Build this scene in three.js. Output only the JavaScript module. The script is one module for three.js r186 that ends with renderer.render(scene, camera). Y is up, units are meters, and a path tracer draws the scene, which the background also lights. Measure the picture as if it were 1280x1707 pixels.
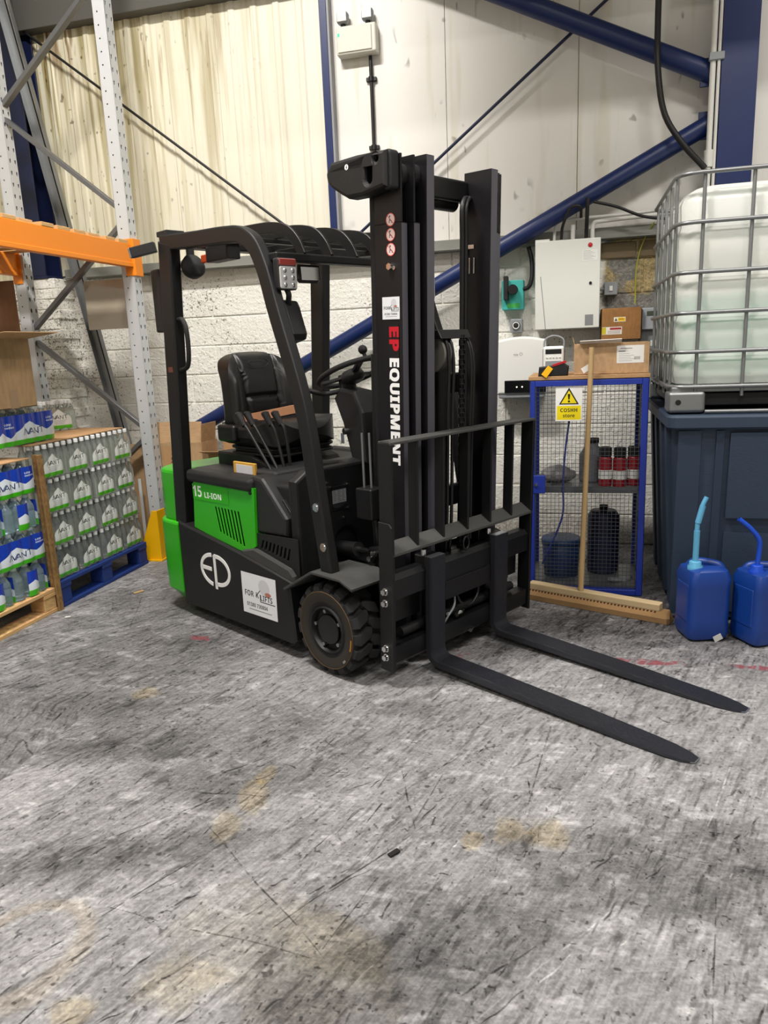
import * as THREE from 'three';
import { RoundedBoxGeometry } from 'three/addons/geometries/RoundedBoxGeometry.js';
import { mergeGeometries, toCreasedNormals } from 'three/addons/utils/BufferGeometryUtils.js';
import { RectAreaLightUniformsLib } from 'three/addons/lights/RectAreaLightUniformsLib.js';

// ---------- camera, light, exposure ----------
const scene = new THREE.Scene();
const camera = new THREE.PerspectiveCamera(69.47, 1280 / 1707, 0.05, 60);
camera.position.set(0, 1.4034, 0);
camera.up.set(-0.014, 0.975, -0.222);
camera.lookAt(-0.249, 1.4034 - 0.219, -0.944);
scene.add(camera);
const renderer = new THREE.WebGLRenderer();
renderer.toneMapping = THREE.LinearToneMapping;
renderer.toneMappingExposure = 2.3;
renderer.shadowMap.enabled = true;
RectAreaLightUniformsLib.init();
scene.background = new THREE.Color(0x000000);
// high-bay lamps of the hall: [x, y, z, width (x), depth (z), luminance]
const HIGH_BAYS = [
  [-1.9, 5.3, -2.3, 1.2, 0.35, 100],
  [1.0, 5.3, -0.8, 1.2, 0.35, 46],
  [2.9, 5.3, -2.2, 1.2, 0.35, 40],
  [-1.2, 5.3, 2.2, 1.2, 0.35, 40],
];

// ---------- helpers ----------
const V = (x, y, z) => new THREE.Vector3(x, y, z);
let seed = 7;
const rnd = () => { seed = (seed * 1664525 + 1013904223) >>> 0; return seed / 4294967296; };
const rr = (a, b) => a + (b - a) * rnd();
const used = {};
function numbered(n) { const k = used[n] = (used[n] ?? -1) + 1; return k ? `${n}_${String(k).padStart(3, '0')}` : n; }
function put(name, geo, mat, parent) {
  const m = new THREE.Mesh(geo, mat); m.name = parent ? name : numbered(name);
  m.castShadow = m.receiveShadow = true; (parent || scene).add(m); return m;
}
function tag(o, label, category, group) { o.userData.label = label; o.userData.category = category; if (group) o.userData.group = group; return o; }
function thing(name, label, category, [x, y, z] = [0, 0, 0], turn = 0, group) {
  const o = new THREE.Group(); o.name = numbered(name); scene.add(o); o.position.set(x, y, z); o.rotation.y = turn; return tag(o, label, category, group);
}
function sub(name, parent) { const o = new THREE.Group(); o.name = name; parent.add(o); return o; }
function structure(name) { const o = new THREE.Group(); o.name = name; o.userData.kind = 'structure'; scene.add(o); return o; }
function copyOf(o, label) { const c = o.clone(); c.userData = { ...o.userData }; c.name = numbered(o.name.replace(/_\d+$/, '')); if (label) c.userData.label = label; scene.add(c); return c; }
const mg = (list) => mergeGeometries(list.map((g) => (g.index ? g.toNonIndexed() : g)));
// box from min corner to max corner, with chamfer
function bx(x0, x1, y0, y1, z0, z1, r = 0.003, seg = 1) {
  const w = x1 - x0, h = y1 - y0, d = z1 - z0;
  const q = Math.min(r, w * 0.49, h * 0.49, d * 0.49);
  const g = q > 0 ? new RoundedBoxGeometry(w, h, d, seg, q) : new THREE.BoxGeometry(w, h, d);
  return g.translate((x0 + x1) / 2, (y0 + y1) / 2, (z0 + z1) / 2);
}
const cb = (cx, cy, cz, w, h, d, r = 0.003, seg = 1) => bx(cx - w / 2, cx + w / 2, cy - h / 2, cy + h / 2, cz - d / 2, cz + d / 2, r, seg);
function poly(pts, holes) {
  const s = new THREE.Shape(pts.map((p) => new THREE.Vector2(p[0], p[1])));
  for (const h of holes || []) s.holes.push(new THREE.Path(h.map((p) => new THREE.Vector2(p[0], p[1]))));
  return s;
}
function ext(pts, z0, z1, bev = 0.004, holes, bseg = 1) {   // XY polygon pushed along z
  const b = Math.min(bev, (z1 - z0) * 0.45);
  const g = new THREE.ExtrudeGeometry(Array.isArray(pts) ? poly(pts, holes) : pts, { depth: z1 - z0 - 2 * b, bevelEnabled: b > 0, bevelSize: b, bevelThickness: b, bevelOffset: -b, bevelSegments: bseg, curveSegments: 10 });
  return g.translate(0, 0, z0 + b);
}
const extY = (ptsXZ, y0, y1, bev, holes, bs) => ext(ptsXZ.map(([x, z]) => [x, -z]), y0, y1, bev, holes, bs).rotateX(-Math.PI / 2);
const extX = (ptsZY, x0, x1, bev, holes, bs) => ext(ptsZY.map(([z, y]) => [-z, y]), x0, x1, bev, holes && holes.map((h) => h.map(([z, y]) => [-z, y])), bs).rotateY(Math.PI / 2);
function roundRect(x0, x1, y0, y1, r, n = 6) {
  const o = []; const c = [[x1 - r, y1 - r, 0], [x0 + r, y1 - r, 90], [x0 + r, y0 + r, 180], [x1 - r, y0 + r, 270]];
  for (const [cx, cy, a] of c) for (let i = 0; i <= n; i++) { const t = (a + 90 * i / n) * Math.PI / 180; o.push([cx + r * Math.cos(t), cy + r * Math.sin(t)]); }
  return o;
}
function circ(cx, cy, r, n = 24) { const o = []; for (let i = 0; i < n; i++) { const t = i / n * Math.PI * 2; o.push([cx + r * Math.cos(t), cy + r * Math.sin(t)]); } return o; }
function along(g, p, q) { // geometry built along +y from origin, moved to run from p to q
  const d = q.clone().sub(p); const m = new THREE.Matrix4().compose(p, new THREE.Quaternion().setFromUnitVectors(V(0, 1, 0), d.clone().normalize()), V(1, 1, 1)); return g.applyMatrix4(m);
}
function rod(p, q, r, n = 12, r2) { p = V(...p); q = V(...q); const L = p.distanceTo(q); return along(new THREE.CylinderGeometry(r2 ?? r, r, L, n, 1).translate(0, L / 2, 0), p, q); }
function bar(p, q, w, h, side) { // rectangular bar p..q, w across `side`, h across the rest
  p = V(...p); q = V(...q); const y = q.clone().sub(p); const L = y.length(); y.normalize();
  const x = V(...side); x.addScaledVector(y, -x.dot(y)).normalize(); const z = x.clone().cross(y);
  const g = new RoundedBoxGeometry(w, L, h, 1, Math.min(w, h) * 0.12).translate(0, L / 2, 0);
  return g.applyMatrix4(new THREE.Matrix4().makeBasis(x, y, z).setPosition(p));
}
function hose(pts, r, seg = 24, n = 8) { return new THREE.TubeGeometry(new THREE.CatmullRomCurve3(pts.map((p) => V(...p))), seg, r, n, false); }
function lathe(pts, n = 24) { return new THREE.LatheGeometry(pts.map((p) => new THREE.Vector2(p[0], p[1])), n); }
function loft(secs, crease = 0.5, cap = true) {
  const n = secs[0].length, pos = [], idx = [], uv = [];
  secs.forEach((s, i) => s.forEach((p, j) => { pos.push(...p); uv.push(j / n, i / secs.length); }));
  for (let i = 0; i < secs.length - 1; i++) for (let j = 0; j < n; j++) { const a = i * n + j, b = i * n + (j + 1) % n, c = a + n, d = b + n; idx.push(a, b, d, a, d, c); }
  if (cap) { for (let j = 1; j < n - 1; j++) { idx.push(0, j + 1, j); const o = (secs.length - 1) * n; idx.push(o, o + j, o + j + 1); } }
  const g = new THREE.BufferGeometry(); g.setAttribute('position', new THREE.Float32BufferAttribute(pos, 3)); g.setAttribute('uv', new THREE.Float32BufferAttribute(uv, 2)); g.setIndex(idx);
  g.computeVertexNormals(); return toCreasedNormals(g, crease);
}
function strip(center, half) { // polygon around a polyline (XY), constant or per-point half width
  const L = [], R = []; const n = center.length;
  center.forEach((p, i) => { const a = center[Math.max(0, i - 1)], b = center[Math.min(n - 1, i + 1)]; const dx = b[0] - a[0], dy = b[1] - a[1], l = Math.hypot(dx, dy); const h = Array.isArray(half) ? half[i] : half; L.push([p[0] - dy / l * h, p[1] + dx / l * h]); R.push([p[0] + dy / l * h, p[1] - dx / l * h]); });
  return [...R, ...L.reverse()];
}
const smooth2 = (pts, n) => new THREE.CatmullRomCurve3(pts.map((p) => V(p[0], p[1], 0)), false, 'centripetal').getPoints(n).map((v) => [v.x, v.y]);

// noise
const PERM = new Uint8Array(512); { const p = [...Array(256).keys()]; for (let i = 255; i > 0; i--) { const j = Math.floor(rnd() * (i + 1)); [p[i], p[j]] = [p[j], p[i]]; } for (let i = 0; i < 512; i++) PERM[i] = p[i & 255]; }
function vn(x, y) { const X = Math.floor(x), Y = Math.floor(y); let u = x - X, v = y - Y; u = u * u * (3 - 2 * u); v = v * v * (3 - 2 * v); const a = PERM[(X & 255)], b = PERM[(X + 1) & 255]; const p = PERM[(a + Y) & 255], q = PERM[(b + Y) & 255], r = PERM[(a + Y + 1) & 255], s = PERM[(b + Y + 1) & 255]; return (p + (q - p) * u + (r - p + (s - r - q + p) * u) * v) / 255; }
function fbm(x, y, o = 4) { let s = 0, a = 0.5, t = 0; for (let i = 0; i < o; i++) { s += a * vn(x, y); t += a; a *= 0.5; x = x * 2.03 + 17.1; y = y * 2.03 + 9.7; } return s / t; }
const clamp = (v, a = 0, b = 1) => (v < a ? a : v > b ? b : v);
const ss = (a, b, x) => { const t = clamp((x - a) / (b - a)); return t * t * (3 - 2 * t); };
function dataTex(w, h, fn, srgb = true) {
  const d = new Uint8Array(w * h * 4);
  for (let j = 0; j < h; j++) for (let i = 0; i < w; i++) { const c = fn((i + 0.5) / w, (j + 0.5) / h), k = (j * w + i) * 4; d[k] = clamp(c[0], 0, 255); d[k + 1] = clamp(c[1], 0, 255); d[k + 2] = clamp(c[2], 0, 255); d[k + 3] = 255; }
  const t = new THREE.DataTexture(d, w, h); t.magFilter = THREE.LinearFilter; t.minFilter = THREE.LinearMipmapLinearFilter; t.generateMipmaps = true; t.wrapS = t.wrapT = THREE.RepeatWrapping; if (srgb) t.colorSpace = THREE.SRGBColorSpace; t.needsUpdate = true; return t;
}
function print(w, h, draw, rough = 0.5) { // flat print (labels, stickers)
  const c = document.createElement('canvas'); c.width = w; c.height = h; draw(c.getContext('2d'), w, h);
  const t = new THREE.CanvasTexture(c); t.colorSpace = THREE.SRGBColorSpace; return new THREE.MeshStandardMaterial({ map: t, roughness: rough });
}
const std = (color, roughness = 0.5, metalness = 0, o = {}) => new THREE.MeshStandardMaterial({ color, roughness, metalness, ...o });
const phy = (o) => new THREE.MeshPhysicalMaterial(o);

// ---------- materials ----------
const grainTex = dataTex(256, 256, (u, v) => { const n = 255 * (0.6 * vn(u * 128, v * 128) + 0.4 * vn(u * 32, v * 32)); return [n, n, n]; }, false);
const roughWall = dataTex(512, 512, (u, v) => { const w = (a, s) => fbm(u * a + s, v * a + s, 3); const n = 255 * clamp(0.55 * w(48, 3) + 0.3 * vn(u * 200, v * 200) + 0.35 * ss(0.5, 0.75, w(22, 40)) - 0.1); return [n, n, n]; }, false);
const grainAt = (rep) => { const t = grainTex.clone(); t.repeat.set(rep, rep); t.needsUpdate = true; return t; };
const M = {
  blackPaint: std(0x0a0a0c, 0.42, 0.0),
  blackSatin: std(0x0c0c0e, 0.5, 0.0),
  railSteel: std(0x151418, 0.4, 0.2),
  railFace: std(0x5c5a63, 0.38, 0.4),
  blackPlastic: std(0x101012, 0.5, 0, { bumpMap: grainAt(14), bumpScale: 0.0006 }),
  greyPlastic: std(0x1e1e20, 0.48, 0, { bumpMap: grainAt(14), bumpScale: 0.0006 }),
  vinyl: phy({ color: 0x0e0e0f, roughness: 0.42, clearcoat: 0.15, clearcoatRoughness: 0.4 }),
  rubber: std(0x1f1f21, 0.75, 0, { bumpMap: grainAt(10), bumpScale: 0.001 }),
  tyreWall: std(0x2a241b, 0.7),
  tyreLine: std(0x5a4426, 0.7),
  green: phy({ color: 0x2fae0c, roughness: 0.36, clearcoat: 0.35, clearcoatRoughness: 0.2 }),
  chrome: std(0xd8d8d8, 0.18, 1),
  steel: std(0x9a9a9c, 0.35, 0.9),
  galv: std(0x8d8f90, 0.42, 0.75),
  forkSteel: std(0x282930, 0.42, 0.4, { bumpMap: grainAt(8), bumpScale: 0.0012 }),
  wornBlack: std(0x454543, 0.55, 0.1, { bumpMap: grainAt(10), bumpScale: 0.0008 }),
  wornEdge: std(0xb9bcc2, 0.3, 0.9),
  orange: std(0xee8a1e, 0.45),
  orangeBelt: std(0xf8b488, 0.7),
  amber: std(0xb8441a, 0.35),
  navy: std(0x0f2458, 0.4),
  deepNavy: std(0x0b173c, 0.5),
  cageBlue: std(0x1c3498, 0.45),
  wire: std(0x5c5f64, 0.4, 0.7),
  rackGrey: std(0xcbced1, 0.45, 0.25),
  braceSteel: std(0x77787a, 0.4, 0.7),
  dark: std(0x060607, 0.8),
  white: std(0xe8e8e4, 0.45),
  offWhite: std(0xd5d4c8, 0.5),
  cabinetGrey: std(0xd4d6d0, 0.5),
  pipeWhite: std(0xd9d8d2, 0.5),
  cable: std(0x0d0d0e, 0.5),
  teal: std(0x3fb0a8, 0.5),
  grey: std(0x8d9195, 0.5),
  yellow: std(0xf0b400, 0.45),
  red: std(0xb0141c, 0.5),
  lensClear: phy({ color: 0xd0d0d0, roughness: 0.2, metalness: 0.3, clearcoat: 1 }),
  lensRed: phy({ color: 0x8a3a34, roughness: 0.2, clearcoat: 1 }),
  canBlue: phy({ color: 0x093684, roughness: 0.42, clearcoat: 0.2, clearcoatRoughness: 0.4 }),
  spoutBlue: std(0x1044b8, 0.4),
  spoutCyan: phy({ color: 0x5aa2c8, roughness: 0.4 }),
  binNavy: std(0x27364a, 0.55, 0, { bumpMap: grainAt(12), bumpScale: 0.0006 }),
};
const cardTex = dataTex(256, 256, (u, v) => { const n = fbm(u * 40, v * 6, 3) * 0.5 + fbm(u * 6, v * 6, 3) * 0.5; const k = 0.86 + 0.28 * n; return [178 * k, 145 * k, 108 * k]; });
M.card = std(0xffffff, 0.85, 0, { map: cardTex });
M.cardDark = std(0x8d7a6a, 0.85, 0, { map: cardTex });
M.cardPale = std(0xfff6ea, 0.85, 0, { map: cardTex });
const woodTex = dataTex(256, 256, (u, v) => { const n = fbm(u * 4, v * 60, 3), k = 0.72 + 0.5 * n; const m = fbm(u * 5 + 3, v * 5, 3); return [206 * k, 166 * k * (0.93 + 0.12 * m), 112 * k]; });
M.wood = std(0xffffff, 0.8, 0, { map: woodTex });
M.woodDull = std(0xb0a898, 0.85, 0, { map: woodTex });
M.woodHandle = std(0xb89a6c, 0.65, 0, { bumpMap: grainAt(6), bumpScale: 0.0008 });
M.woodPale = std(0xc4ad86, 0.75, 0, { bumpMap: grainAt(6), bumpScale: 0.0008 });
// ---------- floor ----------
// positions on the floor, metres
const TAN = [[-0.06, -1.94, 0.07, 0.09, 0.3, 1], [-0.17, -1.93, 0.06, 0.06, 0, 1], [-0.27, -1.87, 0.03, 0.05, 0, 1], [-1.0, -1.95, 0.06, 0.1, -0.5, 1], [-1.02, -1.8, 0.05, 0.09, -0.5, 0.9], [-1.0, -2.08, 0.03, 0.06, 0, 1], [-1.75, -2.56, 0.07, 0.06, 0, 1], [-0.66, -1.36, 0.34, 0.17, 0.35, 0.28], [-0.55, -1.42, 0.14, 0.1, 0.3, 0.3], [-0.86, -1.24, 0.12, 0.08, 0.3, 0.6], [-1.06, -1.13, 0.05, 0.04, 0, 1]];
const REDS = [[0.28, -3.2, 0.2, 0.03, 0, 1], [0.8, -3.21, 0.14, 0.025, 0, 1], [-1.82, -3.16, 0.06, 0.03, 0.2, 1], [-0.72, -3.2, 0.22, 0.05, 0.2, 1]];
const GRIME_SHADE = [[0.1, -1.82, 0.5, 0.14, 0.1, 46], [0.5, -1.98, 0.4, 0.12, 0.1, 40], [-0.33, -1.5, 0.34, 0.2, -0.5, 40], [-0.45, -1.27, 0.3, 0.14, -0.5, 36], [-1.3, -1.58, 0.4, 0.1, -0.3, 40], [-1.15, -2.0, 0.35, 0.12, -0.3, 30], [-1.5, -2.37, 0.8, 0.3, 0, 26], [-2.1, -2.8, 0.6, 0.5, 0, 26], [-0.62, -2.62, 0.2, 0.08, 0.4, 36], [0.1, -3.62, 0.9, 0.34, 0, 46], [-1.9, -3.9, 0.8, 0.8, 0, 26], [0.4, -4.3, 0.7, 0.6, 0, 40], [-1.75, -2.1, 0.4, 0.1, -0.3, 30]];  // traffic grime; some patches, as by the cage, also paint in shade
const RINGC = [-1.29, -1.25, 0.14, 0.15, 0];
function blob(x, z, [cx, cz, rx, rz, a]) { const c = Math.cos(a), s = Math.sin(a), dx = x - cx, dz = z - cz; const u = (dx * c + dz * s) / rx, v = (-dx * s + dz * c) / rz; return Math.sqrt(u * u + v * v); }
const scratches = []; // [x0,z0,x1,z1,width,value]
for (let i = 0; i < 1500; i++) { const a = rnd() < 0.75 ? rr(0.75, 1.5) : rr(-0.5, 2.6), L = rnd() < 0.1 ? rr(0.2, 0.7) : rr(0.02, 0.16), x = rr(-3.2, 1.5), z = -0.8 - 4.2 * Math.pow(rnd(), 1.2); scratches.push([x, z, x + L * Math.cos(a), z - L * Math.sin(a), rr(0.0008, 0.0026), rnd() < 0.9 ? rr(-60, -18) : rr(10, 30)]); }
function floorPixels(x0, x1, z0, z1, w, h) {
  const f = new Float32Array(w * h * 3);
  for (let j = 0; j < h; j++) for (let i = 0; i < w; i++) {
    const x = x0 + (x1 - x0) * (i + 0.5) / w, z = z0 + (z1 - z0) * (j + 0.5) / h, k = (j * w + i) * 3;
    const big = fbm(x * 1.1 + 40, z * 1.1 + 11, 3), mid = fbm(x * 5 + 7, z * 5 + 31, 3);
    const ca = 0.36, sa = -0.93, u = x * ca + z * sa, v = -x * sa + z * ca;           // scuffs along the travel direction
    const st = fbm(u * 9, v * 70, 3), st2 = fbm((x * 0.66 - z * 0.75) * 12 + 50, (x * 0.75 + z * 0.66) * 80, 2);
    const wx = x + 0.012 * vn(x * 60, z * 60), fine = vn(wx * 210, z * 210) * 0.55 + vn(x * 95 + 9, z * 95) * 0.45;
    const hair = fbm(u * 22, v * 190, 2), hair2 = fbm((x * 0.97 - z * 0.24) * 20 + 31, (x * 0.24 + z * 0.97) * 170, 2);
    let g = 131 + 36 * (big - 0.5) + 34 * (mid - 0.5) + 32 * (st - 0.5) + 24 * (st2 - 0.5) + 46 * (fine - 0.5) + 34 * (hair - 0.5) + 20 * (hair2 - 0.5);
    g -= 30 * ss(0.60, 0.78, fbm(u * 14 + 90, v * 60, 3));                        // rubbed-in rubber
    g += 26 * ss(0.62, 0.8, fbm(x * 16, z * 30 + 60, 3));                       // pale worn paste
    g -= 50 * ss(0.74, 0.86, vn(x * 130 + 5, z * 130 + 77) * 0.6 + 0.4 * vn(x * 60, z * 60));   // pits
    for (const d of GRIME_SHADE) { const q = blob(x, z, d); if (q < 1.5) g -= d[5] * ss(1.45, 0.25, q + 1.3 * (fbm(x * 6 + d[0] * 9, z * 9, 4) - 0.5)) * (0.45 + 0.9 * st); }
    let r = g + 1, gg = g, b = g + 1;
    for (const t of TAN) { const q = blob(x, z, t); if (q < 1.6) { const m = t[5] * ss(1.15, 0.55, q + 1.1 * (fbm(x * 14 + 3, z * 14, 4) - 0.5)) * (0.55 + 0.8 * fine); r += 9 * m; gg += 2 * m; b -= 13 * m; } }
    for (const t of REDS) { const q = blob(x, z, t); if (q < 1.6) { const m = ss(1.1, 0.7, q + 1.6 * (fbm(x * 30, z * 60, 3) - 0.5)) * ss(0.35, 0.6, st + 0.25 * fine); r += (128 - r) * m * 0.8; gg += (58 - gg) * m * 0.8; b += (66 - b) * m * 0.8; } }
    const rg = Math.abs(blob(x, z, RINGC) - 1 + 0.35 * (fbm(x * 9, z * 9, 3) - 0.5)); if (rg < 0.3) { const m = ss(0.26, 0.1, rg); r += 6 * m; gg += 1 * m; b -= 6 * m; }
    f[k] = r; f[k + 1] = gg; f[k + 2] = b;
  }
  const px = w / (x1 - x0), pz = h / (z1 - z0);
  for (const [ax, az, bx_, bz, wd, val] of scratches) { const n = Math.ceil(Math.hypot(bx_ - ax, bz - az) * px * 1.2); let wob = 0;
    for (let s = 0; s <= n; s++) { const t = s / n; wob += 0; const X = ax + (bx_ - ax) * t, Z = az + (bz - az) * t + 0.004 * Math.sin(t * 9 + ax * 50); const gap = vn(X * 40, Z * 40 + 7); if (gap < 0.32) continue; const R = Math.max(0.5, wd * px * (1 - Math.abs(2 * t - 1) * 0.6)); const ci = (X - x0) * px, cj = (Z - z0) * pz;
      for (let j = Math.floor(cj - R); j <= cj + R; j++) for (let i = Math.floor(ci - R); i <= ci + R; i++) { if (i < 0 || j < 0 || i >= w || j >= h) continue; const k = (j * w + i) * 3; for (let c = 0; c < 3; c++) f[k + c] += val * 0.5 * gap; } } }
  const d = new Uint8Array(w * h * 4); for (let p = 0; p < w * h; p++) { for (let c = 0; c < 3; c++) d[p * 4 + c] = clamp(f[p * 3 + c], 12, 245); d[p * 4 + 3] = 255; }
  const t = new THREE.DataTexture(d, w, h); t.magFilter = THREE.LinearFilter; t.minFilter = THREE.LinearMipmapLinearFilter; t.generateMipmaps = true; t.colorSpace = THREE.SRGBColorSpace; t.wrapS = t.wrapT = THREE.MirroredRepeatWrapping; t.needsUpdate = true; return t;
}
const floorGroup = structure('floor');
const floorBump = grainTex.clone(); floorBump.repeat.set(6, 6); floorBump.needsUpdate = true;
function floorSlab(X0, X1, Z0, Z1, tex, tx0, tx1, tz0, tz1) {
  const g = new THREE.BoxGeometry(X1 - X0, 0.2, Z1 - Z0).translate((X0 + X1) / 2, -0.1, (Z0 + Z1) / 2), p = g.attributes.position, uv = g.attributes.uv;
  for (let i = 0; i < p.count; i++) uv.setXY(i, (p.getX(i) - tx0) / (tx1 - tx0), (p.getZ(i) - tz0) / (tz1 - tz0));
  return put('concrete_slab', g, std(0xffffff, 0.62, 0, { map: tex, bumpMap: floorBump, bumpScale: 0.0008 }), floorGroup);
}
const NEAR = [-1.9, 1.2, -2.4, -0.75], FAR = [-4.0, 2.4, -5.3, -2.4];
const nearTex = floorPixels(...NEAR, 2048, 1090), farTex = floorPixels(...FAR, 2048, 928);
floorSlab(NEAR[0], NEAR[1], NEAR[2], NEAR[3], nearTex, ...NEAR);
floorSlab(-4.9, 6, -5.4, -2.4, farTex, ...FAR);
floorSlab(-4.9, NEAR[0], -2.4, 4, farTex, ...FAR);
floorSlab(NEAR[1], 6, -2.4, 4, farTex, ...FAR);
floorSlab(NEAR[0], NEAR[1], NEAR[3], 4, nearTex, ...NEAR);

// ---------- walls, roof ----------
const WZ = -5.17;
const shell = std(0xbfbdb4, 0.8);
function wallBox(name, ...b) { const m = put(name, bx(...b, 0), shell); m.userData.kind = 'structure'; return m; }
wallBox('wall_left', -5.0, -4.8, 0, 6.2, -5.4, 4);
wallBox('wall_right', 6, 6.2, 0, 6.2, -5.4, 4);
wallBox('wall_front', -5.0, 6.2, 0, 6.2, 4, 4.2);
wallBox('ceiling', -5.0, 6.2, 6.2, 6.4, -5.4, 4.2);
const wallBack = structure('wall_back');
put('backing', bx(-4.9, 6, 0, 6.2, -5.4, WZ - 0.02, 0), std(0xa8a498, 0.9), wallBack);
// painted blockwork colours in metres of the wall
const WX0 = -4.4, WXW = 6.2, WYH = 2.1;
const blockMap = dataTex(2048, 700, (u, v) => {
  const x = WX0 + u * WXW, y = v * WYH; const n = fbm(x * 3, y * 3, 4), f = vn(x * 160, y * 160) * 0.6 + vn(x * 70, y * 70) * 0.4;
  let r = 238 + 12 * (n - 0.5), g = 236 + 12 * (n - 0.5), b = 228 + 14 * (n - 0.5);
  const hole = 0.7 * ss(0.74, 0.9, f + 0.55 * (fbm(x * 2.2 + 8, y * 2.2, 3) - 0.5) + 0.05 * ss(-2.4, -3.2, x) * ss(1.8, 1.2, y) - 0.13 * ss(-2.6, -1.8, x));   // paint missing from the pores
  r -= 150 * hole; g -= 152 * hole; b -= 150 * hole;
  const bare = ss(0.02, 0.06, Math.min(x - 0.12, 0.52 - x + 0.03 * n, y - 1.47) + 0.05 * (fbm(x * 12, y * 12, 3) - 0.5));   // unpainted patch beside the switch cabinet
  if (bare > 0) { const k = 0.75 + 0.5 * f; const t = ss(0.48, 0.62, fbm(x * 7 + 5, y * 7, 3)); r += (bare) * ((132 + 36 * t) * k - r); g += bare * ((129 + 20 * t) * k - g); b += bare * ((122 - 16 * t) * k - b); }
  const foot = ss(0.35, 0.05, y + 0.2 * (fbm(x * 5, y * 5, 3) - 0.5)) * ss(0.3, 0.7, f + 0.2); r -= 50 * foot; g -= 54 * foot; b -= 56 * foot; // splashed dirt at the foot
  return [r, g, b];
});
const blockBump = roughWall.clone(); blockBump.repeat.set(9, 3.05); blockBump.needsUpdate = true;
const blockMat = std(0xffffff, 0.75, 0, { map: blockMap, bumpMap: blockBump, bumpScale: 0.006 });
const tanMat = std(0xc2ab8a, 0.9, 0, { bumpMap: blockBump, bumpScale: 0.006 });
function wallUV(g) { const p = g.attributes.position, uv = g.attributes.uv; for (let i = 0; i < p.count; i++) uv.setXY(i, (p.getX(i) + p.getZ(i) - WZ - WX0) / WXW, p.getY(i) / WYH); return g; }
put('mortar', wallUV(bx(-4.75, 6, 0, 2.02, WZ - 0.05, WZ - 0.007, 0)), blockMat, wallBack);
const COURSE = 0.2085;
for (let c = 0; c < 10; c++) {
  const y0 = c * COURSE + (c === 9 ? 0 : 0), top = c === 9 ? 2.0 : y0 + COURSE;
  if (c === 9) { for (let x = -3.78; x < 1.8; x += 0.228) put('brick', wallUV(bx(x + 0.003, x + 0.225, y0 + 0.003, top, WZ - 0.04, WZ + rr(-0.006, 0.004), 0.008)), blockMat, wallBack); continue; }
  for (let x = -3.9 + (c % 2 ? 0.215 : 0); x < 1.8; x += 0.43) put('block', wallUV(bx(x + 0.0035, x + 0.4265, y0 + 0.0035, top - 0.0035, WZ - 0.05, WZ + rr(-0.003, 0.003), 0.007)), blockMat, wallBack);
}
for (const [x0, x1] of [[0.14, 0.36], [0.37, 0.56]]) put('brick', bx(x0, x1, 1.885, 1.985, WZ - 0.03, WZ + 0.012, 0.012), tanMat, wallBack);
// brick pier under the left steel column
const pier = structure('wall_pier');
put('mortar', wallUV(bx(-4.8, -3.77, 0, 2.0, WZ, -4.965, 0)), blockMat, pier);
for (let c = 0; c < 27; c++) { const y = 2.0 - (c + 1) * 0.074; for (let x = -4.44 + (c % 2 ? 0.1125 : 0); x < -3.78; x += 0.225) put('brick', wallUV(bx(Math.max(x, -4.44) + 0.003, Math.min(x + 0.222, -3.757), y + 0.003, y + 0.071, WZ, -4.957 + rr(-0.003, 0.002), 0.005)), blockMat, pier); }
// cladding above the blockwork
const cladMap = dataTex(1400, 900, (u, v) => {
  const x = -4.8 + u * 3.2, y = 2 + v * 2.4; const n = fbm(x * 2, y * 1.2, 3);
  const st = fbm(x * 16, y * 0.8 + 3, 4), st2 = fbm(x * 50 + 9, y * 1.6, 3), left = ss(-1.7, -3.6, x), up = ss(2.1, 3.6, y);
  let r = 232, g = 228, b = 212;
  const m = clamp((ss(0.42, 0.72, st) * 0.7 + ss(0.5, 0.75, st2) * 0.6) * (0.2 + 1.25 * left) * (0.5 + 0.8 * up * vn(x * 7, 3)));
  r -= 58 * m; g -= 64 * m; b -= 82 * m; b -= 14 * left; r -= 6 * left; g -= 7 * left;
  const sp = ss(0.80, 0.9, vn(x * 70, y * 34) * 0.6 + 0.4 * vn(x * 25, y * 18)) * left; r -= 80 * sp; g -= 84 * sp; b -= 80 * sp;
  const mould = ss(0.58, 0.72, fbm(x * 24, y * 3, 4)) * ss(3.1, 3.65, y + 0.4 * (st - 0.5)) * left; r -= 70 * mould; g -= 84 * mould; b -= 90 * mould;
  return [r + 8 * (n - 0.5), g + 8 * (n - 0.5), b + 8 * (n - 0.5)];
});
const cladMat = std(0xffffff, 0.55, 0, { map: cladMap });
const panelMap = dataTex(900, 700, (u, v) => {
  const x = -1.6 + u * 3.2, y = 2 + v * 2.4; const n = fbm(x * 2, y * 2, 3); let k = 232 + 8 * (n - 0.5);
  const sc = ss(0.86, 0.93, vn(x * 34 + 2 * vn(y * 5, 2), y * 13)) * ss(0.55, 0.7, fbm(x * 3 + 5, y * 3, 3)); k -= 60 * sc;
  const gr = ss(0.6, 0.8, fbm(x * 6, y * 6 + 30, 4)) * ss(2.45, 2.05, y); k -= 50 * gr;
  const st = ss(0.6, 0.8, fbm(x * 14, y * 1.2 + 3, 3)); return [k - 1 - 8 * st, k - 4 - 10 * st, k - 10 - 16 * st];
});
const panelMat = std(0xffffff, 0.5, 0, { map: panelMap });
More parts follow.
